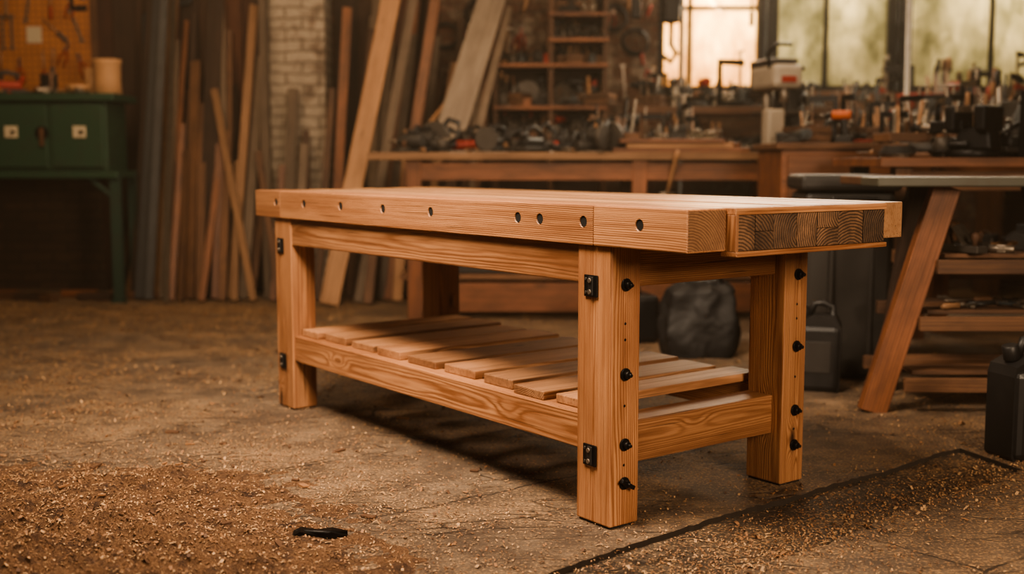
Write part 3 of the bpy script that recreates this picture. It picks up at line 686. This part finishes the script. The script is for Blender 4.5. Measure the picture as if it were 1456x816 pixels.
lumber("leaning_lumber", [
    (-1.24, 7.72, -.80, 8.30, 2.38, .13, .035, W_TAN), (-1.06, 7.85, -.66, 8.40, 2.4, .065, .025, W_GREY, .3),
    (-.86, 7.98, -.52, 8.48, 2.35, .075, .025, W_RED, -.2), (-.93, 8.05, -.72, 8.54, 1.9, .06, .02, W_GREY),
    (-1.28, 8.1, -1.21, 8.6, 2.1, .07, .02, W_RED, .2), (-1.16, 8.12, -1.03, 8.64, 1.95, .06, .02, W_BROWN),
    (-1.36, 7.96, -1.30, 8.40, 1.5, .05, .02, W_BROWN), (-.7, 8.08, -.42, 8.6, 1.7, .06, .02, W_TAN), (-.62, 8.15, -.30, 8.66, 1.5, .06, .02, W_BROWN),
    (-.80, 7.92, -.74, 8.3, 1.2, .07, .02, W_TAN, .2), (-.98, 7.76, -.92, 8.2, 1.0, .06, .02, W_BROWN)] + fill)
b = B(); b.tube([(-2.41, 7.93, .0), (-2.46, 8.60, 2.6)], .022, M_STEEL, 16); b.finish("grey_pipe")
lumber("leaning_offcuts", [(-2.84, 8.45, -2.66, 8.62, 1.15, .05, .02, W_TAN), (-2.93, 8.46, -2.80, 8.66, .8, .05, .02, W_BROWN)])
b = B()
for i in range(9):
    b.box((-3.9 + .16 * i + R.uniform(-.05, .05), R.uniform(8.0, 8.25), .03), (.25, .07, .05), R.choice([W_BROWN, W_DARK, W_RED]), (0, 0, R.uniform(-.5, .5)))
b.finish("offcut_pile")

# ------------------------------------------------------------------ rear workbench
b = B()
for i in range(4): b.bx(-.88, 1.78, 7.0 + i * .225, 7.222 + i * .225, .985, 1.03, W_RED if i else W_TAN, .004)
for x in (-.60, .78, 1.66):
    for y in (7.08, 7.8): b.bx(x - .045, x + .045, y - .045, y + .045, 0, .985, W_RED, .004)
b.bx(-.56, 1.64, 7.04, 7.075, .86, .965, W_RED); b.bx(-.56, 1.64, 7.82, 7.85, .86, .965, W_RED)
b.bx(-.70, 1.7, 7.12, 7.76, .24, .27, W_BROWN); b.bx(-.56, 1.62, 7.03, 7.065, .05, .23, W_RED)
b.finish("old_workbench")
b = B()
b.bx(-.5, .5, 7.2, 7.6, .27, .42, M_DGREY, .01); b.bx(-.4, .1, 7.2, 7.5, .42, .62, W_BROWN, .01); b.bx(.95, 1.45, 7.2, 7.7, .27, .72, M_BLKP, .02); b.bx(.15, .7, 7.25, 7.7, .42, .6, W_DARK, .01)
b.finish("storage_boxes")
b = B()
for i, (x0, x1, y0, m) in enumerate(((.62, 1.45, 7.03, W_RED), (.70, 1.35, 7.05, W_TAN), (.66, 1.30, 7.04, W_RED))):
    b.bx(x0, x1, y0, y0 + .2, 1.03 + i * .028, 1.056 + i * .028, m)
b.finish("board_stack")
scatter("power_tools_pile", -.66, .58, 7.10, 7.7, 1.03, 64, [t_drill_lying, t_grinder, t_csaw, t_plane, t_coil, t_sander, t_grinder, t_motor, t_sander, t_pliers, t_wrench, t_screw, t_hammer, t_block, t_csaw], (.8, 1.1))
scatter("hand_tools_pile", .5, 1.35, 7.3, 7.8, 1.03, 42, None, (.85, 1.25))
single("claw_hammer", t_hammer, .98, 6.985, .90, 1.9, 1.0, 0, 1.1)
b = B(); b.beam((-.45, 7.78, 1.06), (-.12, 8.62, 2.25), .20, .02, W_PALE, up=(0, -1, 0)); b.beam((-.70, 7.82, 1.04), (-.33, 8.5, 1.6), .03, .02, W_TAN); b.beam((-.26, 7.80, 1.06), (-.02, 8.6, 2.1), .05, .02, W_GREY, up=(0, -1, 0)); b.finish("propped_grey_board")

# ------------------------------------------------------------------ shelf unit in middle
b = B()
for x in (-.12, .28, .67): b.bx(x - .018, x + .018, 8.35, 8.70, 0, 2.25 if x > -.1 else 1.75, W_BROWN)
for z, x0, x1 in ((2.02, .26, .69), (1.84, .26, .69), (1.66, -.14, .69), (1.36, -.14, .69), (1.12, -.14, .69), (.7, -.14, .69), (.3, -.14, .69)):
    b.bx(x0, x1, 8.33, 8.70, z - .014, z + .014, W_RED)
b.bx(-.14, .69, 8.70, 8.72, .02, 1.66, W_DARK, .003)
b.finish("tool_shelf")
b = B()
for z, x0, x1, n, s0 in ((1.36, -.08, .64, 30, 1.0), (1.66, -.1, .64, 28, .64), (1.84, .33, .64, 14, .64), (2.02, .33, .64, 14, .85), (1.12, -.08, .64, 26, .82)):
    for i in range(n):
        k = R.choice([t_can, t_jar, t_plane, t_toolcup, t_coil, t_block, t_drill, t_motor, t_crate, t_sander, t_csaw, t_grinder])
        b.M = TR(x0 + (x1 - x0) * (i + R.random()) / n, R.uniform(8.40, 8.56), z + .015, R.uniform(0, 6.28), s0 * R.uniform(.85, 1.0))
        if k in COLS: k(b, R.choice([c for c in COLS[k] if c is not M_WHITE]))
        else: k(b)
b.M = Matrix(); b.finish("shelf_clutter")
b = B()
for i in range(30):
    x = R.uniform(-.5, 1.05); z = R.uniform(1.45, 2.3)
    if .2 < x < .7 and z < 2.05: continue
    b.M = Matrix.Translation((x, 8.79, z)) @ Euler((math.pi / 2, 0, 0)).to_matrix().to_4x4() @ Euler((0, 0, R.uniform(1.2, 1.9))).to_matrix().to_4x4(); R.choice([t_wrench, t_pliers, t_hammer, t_screw, t_coil])(b)
b.M = Matrix(); b.finish("wall_hung_tools")

# ------------------------------------------------------------------ middle-right
b = B(); b.tube([(.6, 8.3, 2.9), (2.3, 8.3, 2.9)], .02, M_BLK)
for x in (.62, 2.28): b.tube([(x, 8.3, 2.9), (x, 8.3, 3.5)], .015, M_BLK)
for x, l in ((1.02, .55), (1.13, .75), (1.25, .5), (.88, .7), (1.7, .9)):
    b.tube([(x, 8.3, 2.9), (x, 8.3, 2.9 - l)], .006, M_BLK)
b.cyl((1.13, 8.3, 2.1), .07, .06, M_BLK, (math.pi / 2, 0, 0)); b.box((1.13, 8.3, 2.05), (.12, .08, .2), M_BLK, bev=.02)
b.tube([(1.13, 8.3, 1.95), (1.13, 8.3, 1.8), (1.17, 8.3, 1.74), (1.13, 8.3, 1.68), (1.08, 8.3, 1.72)], .018, M_BLK)
b.box((1.02, 8.3, 2.28), (.06, .05, .2), M_BLK, bev=.01); b.cyl((1.25, 8.3, 2.3), .05, .2, M_BLK, r2=.02)
b.box((.88, 8.3, 2.1), (.07, .05, .24), M_BLK, bev=.01); b.box((1.7, 8.3, 1.98), (.03, .02, .1), M_BLK, bev=.005)
for i in range(14): b.ball((1.06, 8.3, 2.2 - i * .045), .014, M_BLK, (1, .6, 1.5), 8)
b.finish("chain_hoist")
b = B(); b.tube([(1.23, 8.47, 0), (1.23, 8.47, 3.5)], .018, M_GREYM, 12); b.finish("steel_post")
b = B(); b.bx(.85, 2.2, 7.95, 8.4, 1.30, 1.35, W_BROWN)
for x in (.91, 2.13): b.bx(x - .03, x + .03, 8.0, 8.35, 0, 1.3, W_BROWN)
b.bx(.94, 2.1, 8.0, 8.35, .98, 1.01, W_BROWN); b.finish("narrow_bench")
single("c_clamp", t_cclamp, 1.42, 8.02, 1.351, .3, 1.25)
scatter("jars_and_cans", .92, 2.12, 8.12, 8.32, 1.35, 44, [t_can, t_jar, t_plane, t_bottle, t_cclamp, t_coil, t_toolcup, t_motor, t_crate, t_drill, t_csaw], (.7, 1.05))
scatter("jars_and_tins", .98, 2.05, 8.05, 8.3, 1.01, 20, [t_can, t_jar, t_motor, t_crate, t_grinder, t_sander], (.8, 1.0))
def machine(b):
    b.box((0, 0, .02), (.3, .36, .04), M_GREYM, bev=.01); b.cyl((0, .11, .28), .032, .52, M_STEEL)
    b.box((0, 0, .25), (.22, .22, .02), M_GREYM, bev=.004); b.box((0, -.01, .47), (.20, .34, .15), M_WHITE, bev=.03)
    b.box((0, .03, .56), (.19, .30, .05), M_GREYM, bev=.02); b.cyl((0, -.12, .36), .03, .1, M_STEEL); b.cyl((0, -.12, .3), .006, .08, M_STEEL, seg=8)
    b.cyl((0, .2, .46), .07, .2, M_GREYM); b.box((0, -.183, .45), (.10, .006, .04), M_RED, bev=.002)
    for a in (0, 2.1, 4.2): b.tube([(.1, -.05, .42), (.13, -.05 + .12 * math.cos(a), .42 + .12 * math.sin(a))], .006, M_STEEL); b.ball((.13, -.05 + .12 * math.cos(a), .42 + .12 * math.sin(a)), .014, M_BLK)
    b.box((-.06, -.1, .15), (.12, .1, .24), M_WHITE, bev=.02); b.cyl((.12, .02, .2), .09, .07, M_DGREY, (0, math.pi / 2, 0), 24); b.cyl((.13, -.08, .33), .05, .06, M_BLK, (0, math.pi / 2, 0))
    b.box((.10, .0, .34), (.14, .2, .22), M_DGREY, bev=.03)
    b.tube([(-.09, -.1, .52), (-.14, -.16, .60), (-.10, -.2, .66), (.0, -.2, .66)], .012, M_BLK)
b = B(); b.M = TR(1.62, 7.15, 1.03, .25, .97); machine(b); b.M = Matrix(); b.finish("drill_press")
b = B()
b.bx(1.46, 2.28, 6.25, 6.85, .72, 1.04, W_RED, .006); b.bx(1.43, 2.31, 6.22, 6.88, 1.04, 1.075, W_BROWN, .006)
for x0, x1 in ((1.49, 1.86), (1.89, 2.26)):
    b.bx(x0, x1, 6.232, 6.25, .76, 1.01, W_RED, .004); b.cyl(((x0 + x1) / 2, 6.22, .89), .015, .03, M_BRASS, (math.pi / 2, 0, 0))
for x in (1.5, 2.24):
    for y in (6.3, 6.8): b.bx(x - .035, x + .035, y - .035, y + .035, 0, .72, W_RED)
b.finish("wooden_tool_chest")
scatter("chest_top_tools", 1.55, 2.2, 6.4, 6.75, 1.075, 34, [t_screw, t_wrench, t_plane, t_pliers, t_coil, t_sander, t_motor, t_toolcup, t_grinder, t_drill_lying, t_crate, t_cclamp], (.8, 1.05))
single("cordless_drill", t_drill, 1.80, 6.33, 1.075, 2.8, .8, 0, 0, M_ORANGE)
b = B()
b.bx(2.38, 4.6, 6.5, 7.4, 1.02, 1.07, W_RED)
for x in (2.45, 3.5, 4.5):
    for y in (6.56, 7.34): b.bx(x - .045, x + .045, y - .045, y + .045, 0, 1.02, W_RED)
b.bx(2.45, 4.5, 6.53, 6.56, .88, 1.0, W_RED); b.bx(2.42, 4.55, 6.6, 7.3, .3, .33, W_BROWN)
b.finish("old_workbench")
scatter("machine_parts_pile", 2.45, 3.6, 6.65, 7.2, 1.07, 74, None, (1.0, 1.4), .08)
b = B(); b.bx(2.3, 4.8, 8.2, 8.62, 1.26, 1.30, W_BROWN)
for x in (2.4, 3.5, 4.7): b.bx(x - .03, x + .03, 8.25, 8.6, 0, 1.26, W_BROWN)
b.finish("narrow_bench")
scatter("window_ledge_tools", 2.4, 4.3, 8.28, 8.5, 1.30, 64, None, (1.0, 1.45), .0)
single("metal_toolbox", t_toolbox, 2.95, 8.33, 1.30, .1, .9, 0, 0, M_RED)
single("bar_clamp", t_fclamp, 3.58, 8.25, 1.30, .4, .9); single("bar_clamp", t_fclamp, 3.75, 8.4, 1.30, 2.4, .8); single("bar_clamp", t_fclamp, 2.62, 8.3, 1.30, .9, .8, .1)
single("bar_clamp", t_fclamp, 3.0, 7.1, 1.07, .4, .9, 0, .15)
b = B(); b.tube([(2.55, 7.46, 0), (2.53, 7.5, 3.45)], .015, M_WHITE, 12); b.finish("pale_pole")
b = B()
b.bx(1.68, 3.6, 5.25, 6.05, .95, .992, W_RED)
for x in (1.8, 3.4):
    for y in (5.33, 5.97): b.bx(x - .04, x + .04, y - .04, y + .04, 0, .95, W_BROWN)
b.bx(1.8, 3.4, 5.30, 5.33, .84, .93, W_BROWN); b.bx(1.8, 3.4, 5.35, 5.95, .45, .48, W_BROWN)
b.finish("old_workbench")
scatter("storage_tins", 1.9, 3.3, 5.45, 5.85, .48, 12, [t_motor, t_crate, t_sander, t_can], (1.0, 1.3))
single("bench_vise", t_vise, 2.16, 5.42, .992, 2.3, 1.2)
scatter("hand_tools_heap", 1.78, 2.9, 5.5, 5.95, .992, 44, [t_plane, t_wrench, t_hammer, t_pliers, t_grinder, t_csaw, t_screw, t_can, t_coil, t_motor, t_toolcup, t_crate, t_sander, t_cclamp], (.8, 1.1), .02)
single("c_clamp", t_cclamp, 2.40, 5.45, .992, .6, 1.2)

# ------------------------------------------------------------------ trestle (foreground right)
b = B()
b.bx(1.36, 2.55, 4.28, 4.50, .88, .915, M_TOPEDGE, .006); b.bx(1.40, 2.6, 4.51, 4.92, .88, .915, W_BROWN, .006)
b.beam((1.41, 4.42, .0), (1.665, 4.42, .88), .055, .105, W_RED, up=(1, 0, .3)); b.beam((2.38, 4.42, .0), (2.02, 4.42, .88), .055, .09, W_BROWN, up=(1, 0, -.3))
b.beam((1.60, 4.86, .0), (1.72, 4.86, .88), .05, .09, W_DARK, up=(1, 0, .3)); b.beam((2.42, 4.86, .0), (2.20, 4.86, .88), .05, .09, W_DARK, up=(1, 0, -.3))
for z, x0, x1 in ((.58, 1.63, 2.10), (.36, 1.57, 2.2), (.12, 1.52, 2.28)):
    for y in (4.38, 4.90): b.bx(x0, x1, y - .014, y + .014, z - .035, z + .02, W_BROWN)
    for k in range(3): b.bx(x0 + .05, x1 - .03, 4.44 + k * .14, 4.565 + k * .14, z + .021, z + .038, W_BROWN)
b.finish("wooden_trestle")
scatter("wrenches_and_pliers", 1.75, 2.1, 4.46, 4.7, .36 + .039, 8, [t_wrench, t_screw, t_pliers], (.9, 1.1))
scatter("planes_and_hammers", 1.75, 2.05, 4.48, 4.75, .58 + .039, 5, [t_wrench, t_plane, t_hammer], (.8, 1.0))

def jerry(b, w=.18, d=.13, h=.36, m=None):
    m = m or M_BLKP
    b.prism([(-w / 2 + .01, 0), (w / 2 - .01, 0), (w / 2, .015), (w / 2, h * .74), (w * .38, h * .86), (-w * .1, h * .86), (-w / 2 + .01, h * .78), (-w / 2, h * .7), (-w / 2, .015)], d * .8, m)
    b.box((0, 0, h * .38), (w * .96, d, h * .74), m, bev=.022)
    b.tube([(w * .34, 0, h * .80), (w * .30, 0, h * .95), (w * .1, 0, h * .99), (-w * .08, 0, h * .98), (-w * .2, 0, h * .84)], .014, m)
    b.cyl((-w * .33, 0, h * .88), .026, .05, m, (0, -.25, 0), 20); b.box((0, -d / 2, h * .4), (w * .6, .006, h * .35), M_DGREY, bev=.004)
b = B(); b.M = TR(1.31, 4.86, 0, -.3); jerry(b, .19, .15, .38); b.M = Matrix(); b.finish("plastic_jerrycan")
b = B(); b.M = TR(1.70, 3.74, 0, .3); jerry(b, .20, .16, .40); b.M = Matrix(); b.finish("plastic_jerrycan")
b = B()
b.box((1.52, 5.3, .42), (.38, .42, .84), M_DGREY, (0, 0, -.1), .03, taper=1.05); b.box((1.52, 5.3, .88), (.44, .48, .07), M_DGREY, (0, 0, -.1), .02)
b.box((1.51, 5.07, .8), (.2, .03, .04), M_BLKP, (0, 0, -.1), .01)
for x in (1.42, 1.6): b.box((x, 5.08, .4), (.02, .02, .6), M_DGREY, (0, 0, -.1), .006)
b.finish("plastic_storage_bin")
b = B(); vs = []; fs = []; SEG = 90; RG = 44
for i in range(RG + 1):
    t = i / RG; z = .38 * t
    rad = .20 * (1 - .10 * (1 - min(1, t * 4)) ** 2) * (1 - .16 * max(0, t - .45) / .55 - .45 * max(0, (t - .86) / .14) ** 1.5)
    for k in range(SEG):
        a = 2 * math.pi * k / SEG; q = Vector((math.cos(a) * 2.0, math.sin(a) * 2.0, z * 6))
        sq = 1 / max(abs(math.cos(a)), abs(math.sin(a))) ** .55
        nn = noise.noise(q) * .03 + abs(noise.noise(q * 2.1)) * .020 + abs(noise.noise(q * 4.1 + Vector((3, 1, 2)))) * .007
        vs.append(((rad * sq + nn - .02) * 1.05 * math.cos(a) + .95, (rad * sq + nn - .02) * .7 * math.sin(a) + 5.75, z + .02 * noise.noise(q * .8) * t))
for i in range(RG):
    for k in range(SEG): k2 = (k + 1) % SEG; fs.append((i * SEG + k, i * SEG + k2, (i + 1) * SEG + k2, (i + 1) * SEG + k))
fs.append(tuple(reversed(range(SEG)))); fs.append(tuple(RG * SEG + k for k in range(SEG)))
b.add(vs, fs, M_BAG, smooth=True); b.tube([(.86, 5.7, .36), (.88, 5.69, .44), (.96, 5.68, .47), (1.03, 5.69, .44), (1.05, 5.7, .36)], .012, M_BLKP); b.finish("black_tool_bag")
b = B(); b.M = TR(.62, 6.2, 0, .2); b.bx(-.16, .16, -.12, .12, 0, .26, M_BLKP, .03); b.tube([(-.08, 0, .25), (-.06, 0, .32), (.06, 0, .32), (.08, 0, .25)], .012, M_BLKP); b.M = Matrix(); b.finish("tool_case")

# ------------------------------------------------------------------ sawdust and chips
def pile_h(x, y):
    h = 0
    for (cx, cy, rx, ry, a) in ((-1.25, 2.78, .66, .44, .046), (-1.02, 3.36, .26, .17, .036), (-.75, 2.45, .38, .27, .034), (-1.8, 3.1, .5, .5, .024)):
        d = ((x - cx) / rx) ** 2 + ((y - cy) / ry) ** 2; h += a * math.exp(-d)
    nn = noise.fractal(Vector((x * 9, y * 9, 0)), .8, 2.1, 5); n2 = noise.noise(Vector((x * 2.5, y * 2.5, 4))); n3 = abs(noise.noise(Vector((x * 19, y * 19, 7))))
    return h * (1 + .85 * nn + .45 * n2 - .6 * n3) - .0070 + .0028 * nn
b = B(); NX, NY = 330, 280; X0, X1, Y0, Y1 = -3.0, .3, 1.7, 4.5
vs = [(X0 + (X1 - X0) * i / NX, Y0 + (Y1 - Y0) * j / NY, 0) for j in range(NY + 1) for i in range(NX + 1)]
vs = [(x, y, pile_h(x, y)) for x, y, _ in vs]
keepv = [(v[2] > -.0035 and v[1] > v[0] + 2.58) or v[2] > .004 for v in vs]
fs = []
for j in range(NY):
    for i in range(NX):
        q = (j * (NX + 1) + i, j * (NX + 1) + i + 1, (j + 1) * (NX + 1) + i + 1, (j + 1) * (NX + 1) + i)
        if any(keepv[k] for k in q): fs.append(q)
b.add(vs, fs, M_SAWD, smooth=True); so = b.finish("sawdust_pile", keep=True)
bm = bmesh.new(); bm.from_mesh(so.data); bmesh.ops.delete(bm, geom=[v for v in bm.verts if not v.link_faces], context='VERTS'); bm.to_mesh(so.data); bm.free()
def inpoly(x, y, P):
    c = False; j = len(P) - 1
    for i in range(len(P)):
        if (P[i][1] > y) != (P[j][1] > y) and x < (P[j][0] - P[i][0]) * (y - P[i][1]) / (P[j][1] - P[i][1]) + P[i][0]: c = not c
        j = i
    return c
chan = s1 + s2[::-1]
b = B(); cm = [M_CH1, M_CH2, M_CH3]
for m in cm: b.mat(m)
def chip(x, y, z, L_, W_, yaw, curl, tilt, mi):
    T = TR(x, y, z, yaw, 1, tilt, R.uniform(-.3, .3)); base = len(b.v); h = L_ * curl
    for p in ((-L_ / 2, -W_ / 2, 0), (-L_ / 2, W_ / 2, 0), (0, -W_ / 2, h), (0, W_ / 2, h), (L_ / 2, -W_ / 2, 0), (L_ / 2, W_ / 2, 0)):
        b.v.append(T @ Vector(p)); b.wc.append((0, 0, 0)); b.rn.append(.5)
    for f in ((0, 2, 3, 1), (2, 4, 5, 3)): b.f.append(tuple(base + k for k in f)); b.mi.append(mi); b.sm.append(False)
cnt = 0
while cnt < 84000:
    r = R.random()
    if r < .50: x, y = R.uniform(-3.6, 2.6), 2.3 + 5.8 * R.random() ** 1.5
    elif r < .73: x, y = R.gauss(-1.2, .6), R.gauss(2.95, .55)
    elif r < .79:
        t = R.uniform(-.1, 1.05); x, y = .2 + t * 1.4 + R.gauss(0, .10) + .07, 2.52 + t * 1.15 + R.gauss(0, .11)
    elif r < .87: x, y = R.uniform(-3.8, -1.0), R.gauss(7.4, .4)
    else: x, y = R.gauss(-1.7, .9), R.gauss(4.8, 1.0)
    if y < 2.2 or y > 8.4: continue
    if r < .50 or r > .87:
        if noise.noise(Vector((x * 1.6, y * 1.6, 2))) + .6 * noise.noise(Vector((x * 5, y * 5, 5))) < R.uniform(-.6, .45): continue
    z = .003
    if inpoly(x, y, chan): z = D + .003
    if -3 < x < .3 and 1.7 < y < 4.5: z = max(z, pile_h(x, y) + .002)
    dist = math.hypot(x, y); s_ = R.uniform(.55, 1.3) ** 1.5 * (1 if dist < 4.5 else 1.35)
    if R.random() < .05: s_ *= 2.0
    chip(x, y, z, .0068 * s_, .0028 * s_, R.uniform(0, 6.28), R.uniform(0, .45), R.uniform(-.3, .3), R.choices([0, 1, 2], [.36, .40, .24])[0]); cnt += 1
b.finish("wood_shavings", keep=True)
b = B(); b.M = TR(-.50, 2.90, .0, .1)
b.prism([(-.065, 0), (-.02, 0), (.02, .002), (.06, .0), (.07, .01), (.03, .02), (-.01, .016), (-.05, .024), (-.07, .014)], .045, M_BLK); b.tube([(-.06, .01, .016), (0, -.02, .02), (.07, .0, .012)], .006, M_BLK)
b.M = Matrix(); b.finish("charred_wood_scrap")
b = B()
for k in range(60):
    x, y = (R.gauss(-.95, .35), R.gauss(3.4, .7)) if k < 42 else (R.uniform(-2.5, 0), R.uniform(3.5, 6.8))
    s_ = R.uniform(.015, .05) * (1 if k < 42 else 1.6); z = max(0, pile_h(x, y)) if (-3 < x < .3 and 1.7 < y < 4.5) else 0
    b.box((x, y, z + .004), (s_, s_ * R.uniform(.2, .5), .006), R.choice([M_CH2, M_CH3, M_CH3]), (R.uniform(-.1, .1), R.uniform(-.1, .1), R.uniform(0, 3)), .001)
b.finish("bark_fragments")

# ------------------------------------------------------------------ lights, world, camera
def area(name, loc, target, sx, sy, power, col, spread=180):
    l = bpy.data.lights.new(name, 'AREA'); l.shape = 'RECTANGLE'; l.size = sx; l.size_y = sy; l.energy = power; l.color = col; l.spread = math.radians(spread)
    o = bpy.data.objects.new(name, l); SC.collection.objects.link(o); o.location = loc
    o.rotation_euler = (Vector(target) - Vector(loc)).to_track_quat('-Z', 'Y').to_euler(); return o
area("skylight_lamp", (-1.0, 2.6, 3.2), (-.2, 4.1, .3), 1.6, 1.2, 116, (1.0, .78, .57), 100)
area("front_right_lamp", (2.4, -.4, 2.0), (.6, 3.4, .6), 1.3, 1.3, 58, (1.0, .75, .52), 100)  # warm area light from the front right, behind the camera
area("rear_left_fill", (-1.9, 5.8, 3.2), (-2.1, 8.2, 1.0), 2.2, .6, 60, (1.0, .68, .41))  # unseen area light added to brighten the lumber and pegboard side
area("rear_right_fill", (1.4, 5.9, 3.2), (1.2, 7.6, 1.1), 2.4, .6, 42, (1.0, .70, .45))  # unseen area light added to brighten the rear benches
area("window_daylight", (3.0, 9.9, 2.3), (3.0, 8.9, 2.15), 4.4, 2.0, 620, (1.0, .87, .65))
area("window_side_fill", (2.3, 8.55, 2.45), (.3, 3.6, .8), 2.6, .7, 84, (1.0, .84, .62))  # extra area light on the room side of the windows, aimed at the bench
w = bpy.data.worlds.new("World"); SC.world = w; w.use_nodes = True; nt = w.node_tree
nt.nodes["Background"].inputs[0].default_value = (1.0, .74, .52, 1); nt.nodes["Background"].inputs[1].default_value = .07
vs_ = nt.nodes.new("ShaderNodeVolumeScatter"); vs_.inputs["Color"].default_value = (1, .86, .68, 1); vs_.inputs["Density"].default_value = .0085; vs_.inputs["Anisotropy"].default_value = .4
nt.links.new(vs_.outputs[0], nt.nodes["World Output"].inputs["Volume"])
cam = bpy.data.cameras.new("Camera"); co = bpy.data.objects.new("Camera", cam); SC.collection.objects.link(co)
co.location = (0, 0, .973); co.rotation_euler = (math.radians(90 - 6.228), 0, 0)
cam.sensor_width = 36; cam.lens = 40.33; cam.clip_start = .05
cam.dof.use_dof = True; cam.dof.focus_distance = 3.15; cam.dof.aperture_fstop = 1.6
SC.camera = co
try:
    SC.view_settings.look = 'AgX - Medium High Contrast'
except Exception as e: print(e)
